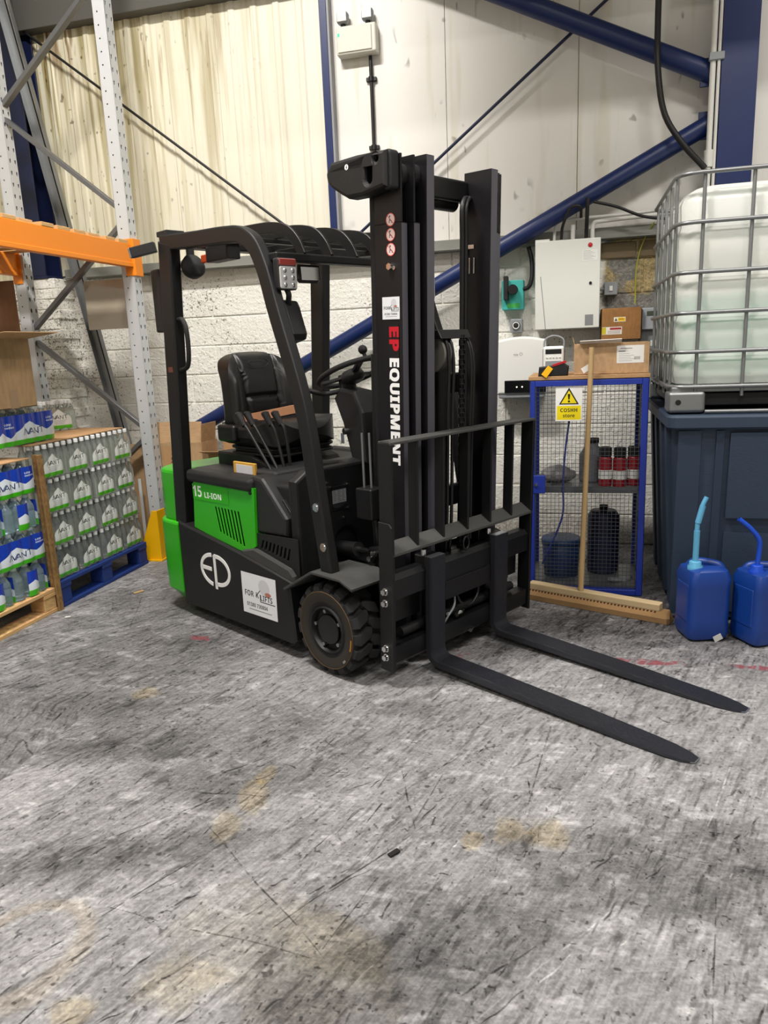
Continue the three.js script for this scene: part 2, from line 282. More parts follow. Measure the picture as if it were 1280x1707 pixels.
for (let i = 0; i < 4; i++) { // ribbed sheets
  const x0 = -4.8 + i * 0.8, pts = []; const zf = WZ + 0.012;
  for (let k = 0; k < 5; k++) { const a = x0 + k * 0.16; for (const [dx, dz] of [[0.0, 0], [0.1, 0], [0.112, 0.008], [0.146, 0.008], [0.158, 0]]) pts.push([a + dx, zf + dz]); }
  const g = extY([...pts, [x0 + 0.799, zf - 0.012], [x0, zf - 0.012]], 2.03, 6.2, 0); const p = g.attributes.position, uv = g.attributes.uv;
  for (let k = 0; k < p.count; k++) uv.setXY(k, (p.getX(k) + 4.8) / 3.2, (p.getY(k) - 2) / 2.4);
  put('cladding_sheet', g, cladMat, wallBack);
}
for (const [a, b] of [[-1.599, -0.8315], [-0.8285, -0.0115], [-0.0085, 0.8085], [0.8115, 1.9], [1.903, 3.2], [3.203, 6]]) {
  const g = bx(a, b, 2.03, 6.2, WZ - 0.02, WZ + 0.012, 0.0015); const p = g.attributes.position, uv = g.attributes.uv;
  for (let k = 0; k < p.count; k++) uv.setXY(k, (p.getX(k) + 1.6) / 3.2, (p.getY(k) - 2) / 2.4);
  put('wall_panel', g, panelMat, wallBack);
}
function trim(n, geo, mat) { const m = put(`trim_${n}`, geo, mat); m.userData.kind = 'structure'; return m; }
const railGrey = std(0x85867f, 0.6);
trim(1, mg([bx(-3.76, 6, 2.0, 2.068, WZ, -5.085, 0.004), bx(-3.76, 6, 2.0, 2.008, -5.09, -5.06, 0.002)]), railGrey);
trim(2, bx(-4.7, 6, 3.69, 3.92, WZ, -5.06, 0.004), std(0x55544f, 0.6));
trim(3, mg([bx(-1.634, -1.585, 2.07, 6.2, -5.158, -5.09, 0.003)]), M.navy);
trim(4, bx(-1.584, -1.568, 2.07, 6.2, -5.158, -5.09, 0.002), std(0x8c8c90, 0.5));

// steel frame: columns, braces, rods
function iColumn(name, label, x0, x1, zf, zb, y0) {
  const t = thing(name, label, 'steel column', [(x0 + x1) / 2, y0, zf]); const w = (x1 - x0) / 2, d = zf - zb;
  put('front_flange', bx(-w, w, 0, 6.19 - y0, -0.014, 0, 0.002), M.navy, t); put('rear_flange', bx(-w, w, 0, 6.19 - y0, -d, -d + 0.014, 0.002), M.navy, t); put('web', bx(-0.006, 0.006, 0, 6.19 - y0, -d + 0.014, -0.014, 0), M.navy, t); return t;
}
iColumn('steel_column', 'blue painted steel column rising behind the caged white tank', 0.762, 0.95, -4.9, -5.15, 0);
{ const t = thing('steel_column', 'dark navy steel column standing on the white brick pier', 'steel column', [-3.95, 2.0, -4.95]); put('front_flange', bx(-0.125, 0.125, 0.02, 4.19, -0.016, 0, 0.002), M.deepNavy, t); put('web', bx(-0.008, 0.008, 0.02, 4.19, -0.18, -0.016, 0), M.deepNavy, t); put('rear_flange', bx(-0.125, 0.125, 0.02, 4.19, -0.196, -0.18, 0.002), M.deepNavy, t); put('base_plate', bx(-0.15, 0.14, 0, 0.02, -0.2, 0.0, 0.003), M.deepNavy, t); }
{ const t = thing('brace_tube', 'blue tubular brace running up from the column towards the roof', 'brace', [0, 0, 0]); put('tube', rod([0.757, 2.831, -5.0], [-2.0, 4.151, -5.0], 0.056, 20), M.navy, t); put('end_plate', cb(0.712, 2.852, -5.0, 0.09, 0.15, 0.014), M.navy, t); }
{ const t = thing('brace_tube', 'long blue tubular brace sloping down behind the forklift', 'brace', [0, 0, 0]); put('tube', rod([0.757, 2.594, -5.0], [-3.0, 0.73, -5.0], 0.053, 20), M.navy, t); put('end_plate', cb(0.712, 2.572, -5.0, 0.09, 0.15, 0.014), M.navy, t); }
tag(put('tie_rod', mg([rod([-3.9, 3.74, -5.085], [-1.75, 2.085, -5.085], 0.009, 8)]), M.cable), 'thin black tie rod slanting down across the stained cladding', 'tie rod');
tag(put('tie_rod', mg([rod([0.55, 3.64, -5.09], [-1.52, 2.085, -5.09], 0.010, 8)]), M.deepNavy), 'thin dark blue tie rod slanting up behind the mast', 'tie rod');
// roof lamps
const lampMat = new THREE.MeshStandardMaterial({ color: 0xffffff, emissive: 0xffffff, emissiveIntensity: 4 });
for (const [x, y, z, w, d, L] of HIGH_BAYS) {
  const t = thing('high_bay_light', 'white high-bay LED lamp hanging under the roof', 'ceiling light', [x, y, z], 0, 'high-bay lamps under the roof');
  put('housing', bx(-w / 2, w / 2, 0.01, 0.09, -d / 2, d / 2, 0.01), M.white, t); put('lamp_panel', bx(-w / 2 + 0.02, w / 2 - 0.02, 0, 0.012, -d / 2 + 0.02, d / 2 - 0.02, 0.002), lampMat, t);
  for (const s of [-1, 1]) put('hanger', rod([s * w * 0.4, 0.09, 0], [s * w * 0.4, 6.2 - y, 0], 0.004, 6), M.steel, t);
  const l = new THREE.RectAreaLight(0xfffaf4, L, w - 0.04, d - 0.04); l.position.set(0, -0.006, 0); l.rotation.x = -Math.PI / 2; l.castShadow = true; t.add(l);
}
// unseen box added above the view to block lamp light from the wall's right
{ const t = thing('wall_shade_blocker', 'grey louvred box added out of view to shade the wall', 'light_blocker', [0.0, 3.7, -3.7]); put('case', bx(-1.24, 1.5, 0, 1.1, -0.15, 0.15, 0.02), M.cabinetGrey, t); for (let k = 0; k < 6; k++) put('louvre', bar([-1.1, 0.15 + k * 0.15, 0.155], [1.4, 0.15 + k * 0.15, 0.155], 0.06, 0.006, [0, 1, 0.4]), M.grey, t); for (const x of [-1.1, 1.35]) put('hanger', rod([x, 1.1, 0], [x, 2.5, 0], 0.01, 8), M.steel, t); }
// ---------- forklift ----------
const FK = thing('forklift_truck', 'black and green electric forklift with lowered forks', 'forklift', [-0.4946, 0, -3.1046], -30.66 * Math.PI / 180);
const ZC = -0.046;                         // the truck's middle plane; x forward, z to the driver's right
const TILT = -1.875 * Math.PI / 180;
const tiltM = new THREE.Matrix4().makeTranslation(-0.15, 0.25, 0).multiply(new THREE.Matrix4().makeRotationZ(TILT)).multiply(new THREE.Matrix4().makeTranslation(0.15, -0.25, 0));
const fk = (name, geo, mat, parent = FK) => put(name, geo, mat, parent);
const ft = (name, geo, mat, parent = FK) => put(name, geo.applyMatrix4(tiltM), mat, parent);   // parts that tilt with the mast
const mir = (z) => 2 * ZC - z;
// both sides of the truck: near (z as given) and mirrored
function extBoth(pts, z0, z1, bev, holes) { return [ext(pts, z0, z1, bev, holes), ext(pts, mir(z1), mir(z0), bev, holes)]; }
// chassis
const chassis = sub('chassis', FK);
const sidePts = [[-1.56, 0.085], [-1.535, 0.063], [-0.6, 0.067], [-0.575, 0.09], [-0.60, 0.345], [-0.565, 0.372], [-0.97, 0.447], [-1.263, 0.49], [-1.43, 0.512], [-1.555, 0.53]];
for (const g of extBoth(sidePts, 0.36, 0.48, 0.01)) fk('side_panel', g, M.blackPlastic, chassis);
fk('belly', bx(-1.56, -0.6, 0.10, 0.47, ZC - 0.42, ZC + 0.42, 0.01), M.blackPaint, chassis);
fk('frame_front', bx(-0.62, -0.24, 0.17, 0.42, ZC - 0.30, ZC + 0.30, 0.01), M.blackPaint, chassis);
// ledge dusty top of the sloping shoulder
const dust = std(0x3a3a39, 0.9, 0, { bumpMap: grainAt(8), bumpScale: 0.0015 });
for (const [z0, z1] of [[0.405, 0.472], [mir(0.472), mir(0.405)]]) fk('shoulder', ext([[-0.985, 0.445], [-0.57, 0.367], [-0.57, 0.40], [-0.60, 0.43], [-0.87, 0.485], [-0.97, 0.462]], z0, z1, 0.008), dust, chassis);
// counterweight
function planCW(x0, hw, r) { const o = [[-1.555, ZC - hw], [-1.555, ZC + hw]]; for (let i = 0; i <= 8; i++) { const t = i / 8 * Math.PI / 2; o.push([x0 + r - r * Math.sin(t), ZC + hw - r + r * Math.cos(t)]); } for (let i = 0; i <= 8; i++) { const t = i / 8 * Math.PI / 2; o.push([x0 + r - r * Math.cos(t), ZC - hw + r - r * Math.sin(t)]); } return o.reverse(); }
const cw = sub('counterweight', FK);
fk('lower_body', extY(planCW(-1.835, 0.53, 0.16), 0.115, 0.52, 0.014, null, 2), M.green, cw);
fk('upper_body', extY(planCW(-1.825, 0.508, 0.15), 0.515, 0.80, 0.018, null, 2), M.green, cw);
fk('skirt', loft([planCW(-1.765, 0.465, 0.13).map(([x, z]) => [x, 0.05, z]), planCW(-1.83, 0.525, 0.16).map(([x, z]) => [x, 0.122, z])], 0.6), M.green, cw);
// hood and battery covers
fk('hood', bx(-1.56, -0.58, 0.44, 0.80, ZC - 0.44, ZC + 0.44, 0.02, 2), M.blackPlastic);
const slot = (x, y, w, h, lean) => [[x, y], [x + w, y], [x + w + lean, y + h], [x + lean, y + h]];
const gHoles = []; for (let k = 0; k < 8; k++) gHoles.push(slot(-1.165 + k * 0.0285, 0.522 - k * 0.006, 0.015, 0.128 + (k * 0.006), -0.03));
const gPts = [[-1.41, 0.513], [-1.28, 0.492], [-0.99, 0.452], [-0.93, 0.462], [-0.862, 0.492], [-0.84, 0.78], [-1.38, 0.762]];
extBoth(gPts, 0.4585, 0.462, 0.0008, gHoles).forEach((g, i) => {
  const c = fk('battery_cover', g, M.green);
  const ret = [[-0.872, 0.49], [-0.862, 0.4935], [-0.8415, 0.778], [-0.852, 0.778]]; fk('cover_return', i ? ext(ret, mir(0.459), mir(0.40), 0.001) : ext(ret, 0.40, 0.459, 0.001), M.green, c);
  if (!i) { fk('lock', rod([-0.868, 0.755, 0.455], [-0.868, 0.755, 0.468], 0.009, 12), M.blackSatin, c); }
});
const white15 = print(1024, 256, (c, w, h) => { c.fillStyle = '#2fae0c'; c.fillRect(0, 0, w, h); c.fillStyle = '#ffffff'; c.font = 'bold 250px sans-serif'; c.textBaseline = 'alphabetic'; c.fillText('15', 0, 205); c.font = 'bold 128px sans-serif'; c.setTransform(1.25, 0, 0, 1, 330, 0); c.fillText('LI-ION', 0, 205); c.setTransform(1, 0, 0, 1, 0, 0); }, 0.36);
fk('capacity_lettering', new THREE.PlaneGeometry(0.33, 0.0825).rotateZ(0.02).translate(-1.225, 0.712, 0.4635), white15);
for (const [z0, z1] of [[0.37, 0.476], [mir(0.476), mir(0.37)]]) fk('side_rail', bx(-1.43, -0.855, 0.757, 0.822, z0, z1, 0.022, 3), M.blackPlastic);
fk('deck', mg([bx(-1.5, -0.82, 0.79, 0.812, ZC - 0.42, ZC + 0.42, 0.008), bx(-0.99, -0.80, 0.80, 0.845, -0.05, 0.36, 0.02, 2)]), M.greyPlastic);
fk('seat_plinth', ext([[-1.52, 0.80], [-1.02, 0.80], [-1.06, 0.835], [-1.2, 0.878], [-1.52, 0.878]], -0.27, 0.215, 0.01), M.blackPlastic);
// operator console with the lever slots
const conPts = [[-0.99, 0.555], [-0.64, 0.572], [-0.628, 0.655], [-0.775, 0.806], [-0.80, 0.828], [-0.87, 0.834], [-0.92, 0.812], [-0.95, 0.80], [-0.95, 0.60]];
const con = fk('lever_console', ext(conPts, 0.10, 0.447, 0.016, null, 2), M.greyPlastic);
fk('console_pad', ext([[-0.7, 0.728], [-0.635, 0.662], [-0.628, 0.67], [-0.69, 0.735]], 0.16, 0.41, 0.003), M.blackPlastic, con);
const vHoles = []; for (let k = 0; k < 8; k++) vHoles.push(slot(-0.835 + k * 0.0285, 0.487 - k * 0.0035, 0.013, 0.045 + 0.002 * k, 0.02));
fk('vent_panel', ext([[-0.96, 0.555], [-0.545, 0.575], [-0.548, 0.40], [-0.60, 0.40], [-0.96, 0.47]], 0.447, 0.452, 0.001, vHoles), M.blackPlastic);
const LV = [[-1.13, 0.31], [-1.115, 0.27], [-1.015, 0.232], [-0.985, 0.194]];
LV.forEach(([tx, z], k) => {
  const lv = fk('lever', hose([[-0.885 - 0.004 * k, 0.82, z], [(-0.885 + tx + 0.055) / 2, 0.93, z], [tx + 0.055, 1.035, z], [tx + 0.03, 1.055, z]], 0.0085, 18, 8), M.blackSatin);
  fk('lever_knob', rod([tx + 0.036, 1.045, z], [tx - 0.008, 1.102, z], 0.0135, 12, 0.02), M.blackPlastic, lv);
  fk('knob_cap', new THREE.SphereGeometry(0.02, 12, 8).scale(1, 0.6, 1).translate(tx - 0.008, 1.102, z), M.blackPlastic, lv);
  fk('lever_gaiter', cb(-0.885 - 0.004 * k, 0.833, z, 0.06, 0.02, 0.026, 0.008), M.blackPlastic, lv);
});
// folder wedged beside the deck
const fold = fk('handbook', bx(-1.14, -0.955, 0.815, 0.872, 0.352, 0.366, 0.002), std(0xd8a84a, 0.6)); fold.userData.label = 'yellow edged booklet';
fk('page', bx(-1.115, -0.975, 0.818, 0.86, 0.365, 0.3675, 0), std(0xd9d9dc, 0.6), fold);
// front cowl
const arch = []; for (let i = 0; i <= 12; i++) { const t = i / 12 * Math.PI; arch.push([0.145 - 0.078 * Math.cos(t), 0.485 + 0.085 * Math.sin(t)]); }
const cowlHole = [[0.067, 0.41], ...arch.map(([z, y]) => [z, y]), [0.223, 0.41]];
fk('front_cowl', extX([[0.43, 0.38], [0.43, 0.83], [0.36, 0.872], [ZC - 0.40, 0.872], [ZC - 0.48, 0.83], [ZC - 0.48, 0.38]], -0.62, -0.56, 0.012, [cowlHole], 2), M.blackPlastic);
fk('cowl_top', ext([[-0.95, 0.80], [-0.58, 0.80], [-0.565, 0.87], [-0.62, 0.884], [-0.80, 0.862], [-0.95, 0.83]], ZC - 0.46, 0.12, 0.01), M.greyPlastic);
fk('cowl_sticker', new THREE.PlaneGeometry(0.11, 0.045).rotateX(-Math.PI / 2).rotateZ(0.11).translate(-0.70, 0.8795, -0.19), std(0xd8d060, 0.6));
const plate = print(256, 300, (c, w, h) => { c.fillStyle = '#17171a'; c.fillRect(0, 0, w, h); c.fillStyle = '#8f9093'; c.fillRect(18, 40, 220, 170); c.fillStyle = '#3c3d40'; for (let i = 0; i < 8; i++) for (let j = 0; j < 3; j++) c.fillRect(28 + j * 70, 52 + i * 19, 40 + (i * 7 + j * 13) % 22, 6); c.fillStyle = '#55565a'; c.fillRect(18, 225, 220, 4); c.fillRect(30, 242, 150, 5); c.fillRect(30, 258, 110, 5); }, 0.4);
const pl = fk('data_plate', extX(roundRect(0.128, 0.234, 0.660, 0.776, 0.006, 2), -0.561, -0.557, 0.001), std(0x17171a, 0.4));
fk('plate_print', new THREE.PlaneGeometry(0.1, 0.11).rotateY(Math.PI / 2).translate(-0.5565, 0.718, 0.181), plate, pl);
for (const [y, z] of [[0.775, 0.235], [0.775, 0.127], [0.661, 0.127], [0.80, 0.252], [0.62, 0.16], [0.62, 0.31]]) fk('bolt', rod([-0.56, y, z], [-0.549, y, z], 0.007, 8), M.chrome);
// mudguards and near wheels
for (const s of [1, -1]) { const z0 = s > 0 ? 0.27 : mir(0.50), z1 = s > 0 ? 0.50 : mir(0.27); fk('mudguard', ext([...strip([[-0.615, 0.34], [-0.41, 0.458], [-0.225, 0.458], [-0.15, 0.43]], 0.006)], z0, z1, 0.002), dust); fk('wheel_arch', ext(strip([[-0.615, 0.33], [-0.6, 0.10]], 0.012), z0, s > 0 ? 0.47 : z1, 0.003), M.blackPaint); }
function makeWheel(parent, x, zOut, R, W, s, lugs) {
  const w = sub(lugs ? 'drive_wheel' : 'steer_wheel', parent); w.position.set(x, R, zOut - s * W / 2); if (s < 0) w.rotation.y = Math.PI;
  const h = W / 2, r0 = R - 0.024; // lathe about y then turned to z
  const L = (pts, n = 40) => lathe(pts, n).rotateX(Math.PI / 2);
  put('tyre', L([[R * 0.53, h - 0.012], [R * 0.60, h - 0.006], [R * 0.76, h], [R * 0.84, h - 0.003], [r0, h - 0.012], [r0, -h + 0.012], [R * 0.84, -h + 0.003], [R * 0.53, -h + 0.01]]), M.rubber, w);
  put('tyre_wall', L([[R * 0.615, h - 0.0055], [R * 0.76, h + 0.0008], [R * 0.835, h - 0.001]]), M.tyreWall, w);
  put('tyre_line', new THREE.TorusGeometry(R * 0.836, 0.0018, 6, 60).translate(0, 0, h - 0.0015), M.tyreLine, w);
  put('rim', L([[R * 0.53, h - 0.012], [R * 0.5, h - 0.002], [R * 0.475, h - 0.004], [R * 0.46, h - 0.03], [R * 0.40, h - 0.045], [R * 0.38, h - 0.03], [0.0001, h - 0.026]]), M.blackSatin, w);
  put('hub', L([[R * 0.33, h - 0.03], [R * 0.33, h - 0.016], [R * 0.30, h - 0.012], [0.0001, h - 0.011]]), M.blackPaint, w);
  for (let k = 0; k < 5; k++) { const a = k / 5 * Math.PI * 2 + 0.5; put('wheel_nut', rod([R * 0.40 * Math.cos(a), R * 0.40 * Math.sin(a), h - 0.045], [R * 0.40 * Math.cos(a), R * 0.40 * Math.sin(a), h - 0.012], 0.009, 6), M.steel, w); }
  if (!lugs) return w;
  const NL = 17;
  const lug = (side) => { // chevron block: wraps shoulder, reaches past the middle
    const secs = []; const zs = side > 0 ? [h - 0.004, h - 0.02, 0.012, -0.004] : [-h + 0.004, -h + 0.02, -0.012, 0.004];
    const wd = [0.115, 0.13, 0.13, 0.06], sh = [0, 0.0, 0.10, 0.15], ro = [R - 0.012, R, R, R];
    zs.forEach((z, i) => { const a0 = sh[i] - wd[i], a1 = sh[i] + wd[i]; const q = []; for (const [a, r] of [[a0, r0 - 0.006], [a0 + 0.012, ro[i]], [0.5 * (a0 + a1), ro[i] + 0.0004], [a1 - 0.012, ro[i]], [a1, r0 - 0.006]]) q.push([r * Math.cos(a), r * Math.sin(a), z]); secs.push(side > 0 ? q : q.reverse()); });
    return loft(secs, 0.45);
  };
  const ga = lug(1), gb = lug(-1);
  for (let k = 0; k < NL; k++) { const a = k / NL * Math.PI * 2; const m1 = put('tread_block', ga, M.rubber, w); m1.rotation.z = a; const m2 = put('tread_block', gb, M.rubber, w); m2.rotation.z = a + Math.PI / NL; }
  return w;
}
const whN = makeWheel(FK, -0.341, 0.492, 0.2072, 0.165, 1, true);
{ const m = print(64, 16, (c) => { c.fillStyle = '#b87820'; c.fillRect(0, 0, 64, 16); }, 0.6); const mk = put('tyre_mark', new THREE.RingGeometry(0.160, 0.168, 10, 1, -0.35, 0.33).translate(0, 0, 0.0845), m.clone(), whN); mk.material = std(0xa8701e, 0.6); put('tyre_mark', new THREE.RingGeometry(0.156, 0.166, 8, 1, -0.85, 0.13).translate(0, 0, 0.0845), std(0x8d8a84, 0.6), whN); }
makeWheel(FK, -0.341, mir(0.492), 0.2072, 0.165, -1, true);
makeWheel(FK, -1.48, ZC + 0.16, 0.17, 0.12, 1, false); makeWheel(FK, -1.48, ZC - 0.16, 0.17, 0.12, -1, false);
// overhead guard
const railPath = smooth2([[-0.345, 0.452], [-0.40, 0.82], [-0.456, 1.17], [-0.60, 1.585], [-0.655, 1.75], [-0.715, 1.85], [-0.80, 1.898], [-0.90, 1.912], [-1.15, 1.925], [-1.47, 1.945]], 60);
const OG = sub('overhead_guard', FK);
for (const z of [0.44, mir(0.44)]) {
  fk('guard_rail', ext(strip(railPath, 0.036), z - 0.026, z + 0.026, 0.008, null, 2), M.blackSatin, OG);
  fk('rear_pillar', ext([[-1.60, 0.47], [-1.50, 0.47], [-1.372, 1.93], [-1.485, 1.955]], z - 0.033, z + 0.027, 0.008, null, 2), M.blackSatin, OG);
}
fk('front_bar', bx(-0.642, -0.585, 1.772, 1.808, mir(0.43), 0.43, 0.008, 2), M.blackSatin, OG);
fk('rear_bar', bx(-1.50, -1.42, 1.925, 1.985, mir(0.45), 0.45, 0.008, 2), M.blackSatin, OG);
const finPath = smooth2([[-0.605, 1.80], [-0.64, 1.86], [-0.70, 1.912], [-0.80, 1.94], [-1.1, 1.955], [-1.46, 1.965]], 30);
for (const z of [0.27, 0.115, -0.04, -0.195, -0.35]) fk('roof_bar', ext(strip(finPath, 0.025), z - 0.007, z + 0.007, 0.002), M.blackSatin, OG);
fk('roof_brace', bx(-1.02, -0.98, 1.905, 1.925, mir(0.43), 0.43, 0.004), M.blackSatin, OG);
for (const [x, y] of [[-0.385, 0.745], [-0.352, 0.575]]) fk('guard_bolt', mg([rod([x, y, 0.46], [x, y, 0.474], 0.015, 6), rod([x, y, 0.462], [x, y, 0.469], 0.019, 16)]), M.chrome, OG);
// grab handle, lamps, mirrors
fk('grab_handle', hose([[-1.41, 1.575, 0.44], [-1.37, 1.575, 0.44], [-1.342, 1.54, 0.44], [-1.338, 1.40, 0.44], [-1.36, 1.345, 0.44], [-1.43, 1.325, 0.44]], 0.012, 30, 8), M.blackPlastic);
fk('pillar_decal', bx(-1.505, -1.46, 1.318, 1.345, 0.4665, 0.468, 0), std(0x6a3a30, 0.6));
fk('tail_lamp', bx(-1.60, -1.515, 1.52, 1.83, 0.40, 0.462, 0.01), M.blackPlastic);
const wl = fk('work_lamp', extX(roundRect(0.345, 0.442, 1.652, 1.782, 0.01, 3), -0.60, -0.562, 0.005), M.greyPlastic);
fk('lamp_lens', extX(roundRect(0.349, 0.438, 1.656, 1.747, 0.008, 3), -0.564, -0.555, 0.003), M.lensClear, wl);
fk('indicator_lens', extX(roundRect(0.349, 0.438, 1.75, 1.778, 0.006, 3), -0.564, -0.555, 0.003), M.lensRed, wl);
for (let i = 0; i < 2; i++) for (let j = 0; j < 3; j++) fk('lamp_diode', new THREE.SphereGeometry(0.010, 10, 8).scale(0.5, 1, 1).translate(-0.554, 1.672 + j * 0.029, 0.372 + i * 0.042), M.chrome, wl);
fk('lamp_bracket', hose([[-0.58, 1.655, 0.39], [-0.575, 1.635, 0.385], [-0.585, 1.615, 0.38], [-0.60, 1.59, 0.37]], 0.012, 12, 8), M.blackPlastic);
fk('cable_cover', ext([[-0.70, 1.60], [-0.665, 1.62], [-0.60, 1.61], [-0.585, 1.585], [-0.545, 1.47], [-0.555, 1.445], [-0.62, 1.43], [-0.655, 1.445]], 0.315, 0.408, 0.014, null, 2), M.blackPlastic);
const wl2 = fk('work_lamp', extX(roundRect(mir(0.42), mir(0.305), 1.62, 1.80, 0.012, 3), -0.575, -0.535, 0.005), M.greyPlastic); fk('lamp_lens', extX(roundRect(mir(0.415), mir(0.31), 1.625, 1.75, 0.01, 3), -0.536, -0.527, 0.003), M.lensClear, wl2);
const mirror = fk('mirror', extX([[0.15, 1.705], [0.17, 1.69], [0.27, 1.69], [0.285, 1.705], [0.275, 1.768], [0.155, 1.768]], -0.65, -0.63, 0.006), M.blackPlastic);
fk('mirror_glass', extX([[0.165, 1.702], [0.265, 1.702], [0.268, 1.758], [0.165, 1.758]], -0.632, -0.628, 0.0005), std(0xc8ccd2, 0.1, 1), mirror);
fk('spot_lamp', mg([lathe([[0.0001, -0.045], [0.045, -0.04], [0.066, -0.01], [0.07, 0.03], [0.055, 0.045], [0.0001, 0.05]], 24).scale(0.85, 0.85, 0.85).rotateZ(-1.2).translate(-1.345, 1.82, 0.37), cb(-1.35, 1.89, 0.37, 0.03, 0.06, 0.03)]), M.blackPlastic);
const rlamp = fk('relay_box', bx(-1.20, -1.01, 1.828, 1.90, 0.31, 0.38, 0.006), M.blackPlastic); fk('amber_lens', bx(-1.262, -1.20, 1.832, 1.87, 0.32, 0.37, 0.006), M.amber, rlamp);
const rm = fk('rear_mirror', bar([-1.50, 1.93, 0.47], [-1.585, 1.905, 0.56], 0.05, 0.035, [0, 1, 0]), M.blackPlastic); fk('mirror_edge', bar([-1.583, 1.905, 0.558], [-1.59, 1.903, 0.566], 0.048, 0.033, [0, 1, 0]), M.galv, rm);
fk('beacon_base', bx(-1.50, -1.40, 1.975, 2.0, 0.36, 0.46, 0.004), M.blackPlastic);
// seat
const seat = sub('seat', FK);
function pad(w, h, d, r, f) { const g = new RoundedBoxGeometry(w, h, d, 8, r); const p = g.attributes.position; for (let i = 0; i < p.count; i++) { const v = f(p.getX(i), p.getY(i), p.getZ(i)); p.setXYZ(i, v[0], v[1], v[2]); } g.computeVertexNormals(); return g; }
function gridPad(w, h, d, n, f) { const g = new THREE.BoxGeometry(w, h, d, n, n, n); const p = g.attributes.position; for (let i = 0; i < p.count; i++) { const v = f(p.getX(i) / w * 2, p.getY(i) / h * 2, p.getZ(i) / d * 2); p.setXYZ(i, v[0], v[1], v[2]); } g.deleteAttribute('normal'); const q = mergeV(g); q.computeVertexNormals(); return q; }
function mergeV(g) { g.deleteAttribute('uv'); const m = new Map(), p = g.attributes.position, np = [], mp = []; for (let i = 0; i < p.count; i++) { const k = [p.getX(i), p.getY(i), p.getZ(i)].map((v) => v.toFixed(5)).join(); if (!m.has(k)) { m.set(k, np.length / 3); np.push(p.getX(i), p.getY(i), p.getZ(i)); } mp.push(m.get(k)); } const o = new THREE.BufferGeometry(); o.setAttribute('position', new THREE.Float32BufferAttribute(np, 3)); o.setIndex([...g.index.array].map((i) => mp[i])); o.setAttribute('uv', new THREE.Float32BufferAttribute(np.slice(0, np.length / 3 * 2), 2)); return o; }
const sq = (u, v, e) => { const m = Math.max(Math.abs(u), Math.abs(v)), l = Math.pow(Math.pow(Math.abs(u), e) + Math.pow(Math.abs(v), e), 1 / e) || 1; return m / l; };
const backG = gridPad(2, 2, 2, 36, (u, v, s) => { // u thickness (x), v height, s width (z)
  const k = sq(v, s, v > 0 ? 3 : 8); const V2 = v * k, S2 = s * k; const edge = Math.max(Math.abs(V2), Math.abs(S2));
  const thick = 0.062 * Math.sqrt(Math.max(0.02, 1 - Math.pow(edge, 6)));
  const wing = 0.05 * ss(0.45, 0.95, Math.abs(S2)) * ss(1.0, 0.2, V2) - 0.02 * ss(0.07, 0, Math.abs(Math.abs(S2) - 0.5 - 0.07 * V2)) - 0.016 * ss(0.07, 0, Math.abs(V2 + 0.18)) * (Math.abs(S2) < 0.45 ? 1 : 0);
  return [u * thick + (u > 0 ? wing : 0) + wing * 0.3 - 0.035 * V2 - 0.02 * V2 * V2, V2 * 0.2, S2 * (0.222 - 0.012 * V2)];
});
fk('backrest', backG.translate(-1.40, 1.205, 0.005), M.vinyl, seat);
fk('headrest_oval', new THREE.TorusGeometry(1, 0.035, 8, 40).scale(0.065, 0.024, 0.09).rotateY(Math.PI / 2).rotateZ(0.14).translate(-1.357, 1.345, 0.01), M.blackPlastic, seat);
const cushG = gridPad(2, 2, 2, 20, (u, v, s) => { const k = sq(u, s, u > 0 ? 3 : 5); const U = u * k, S = s * k, e = Math.max(Math.abs(U), Math.abs(S)); return [U * 0.265, v * 0.066 * Math.sqrt(Math.max(0.03, 1 - Math.pow(e, 6))) + (v > 0 ? 0.018 * ss(0.4, 0.9, Math.abs(S)) + 0.012 * U : 0), S * 0.245]; });
fk('cushion', cushG.translate(-1.215, 0.982, 0.0), M.vinyl, seat);
const bel = []; for (let k = 0; k < 5; k++) { const yy = 0.872 + k * 0.015; const r = k % 2 ? 0.012 : 0; bel.push(extY(roundRect(-1.44 + r, -1.0 - r, -0.22 + r, 0.20 - r, 0.07, 5), yy, yy + 0.015, 0.006, null, 2)); }
fk('bellows', mg(bel), M.blackPlastic, seat);
fk('seat_arm_box', bx(-1.42, -1.26, 0.945, 1.035, 0.20, 0.27, 0.018, 3), M.vinyl, seat);
const belt = fk('seat_belt', bar([-1.24, 1.062, 0.225], [-1.16, 1.096, -0.085], 0.045, 0.006, [0, 1, 0]), M.orangeBelt, seat); belt.userData.label = 'pale orange seat belt';
fk('belt_buckle', cb(-1.18, 1.04, 0.19, 0.05, 0.05, 0.03, 0.012, 2), M.blackPlastic, seat);
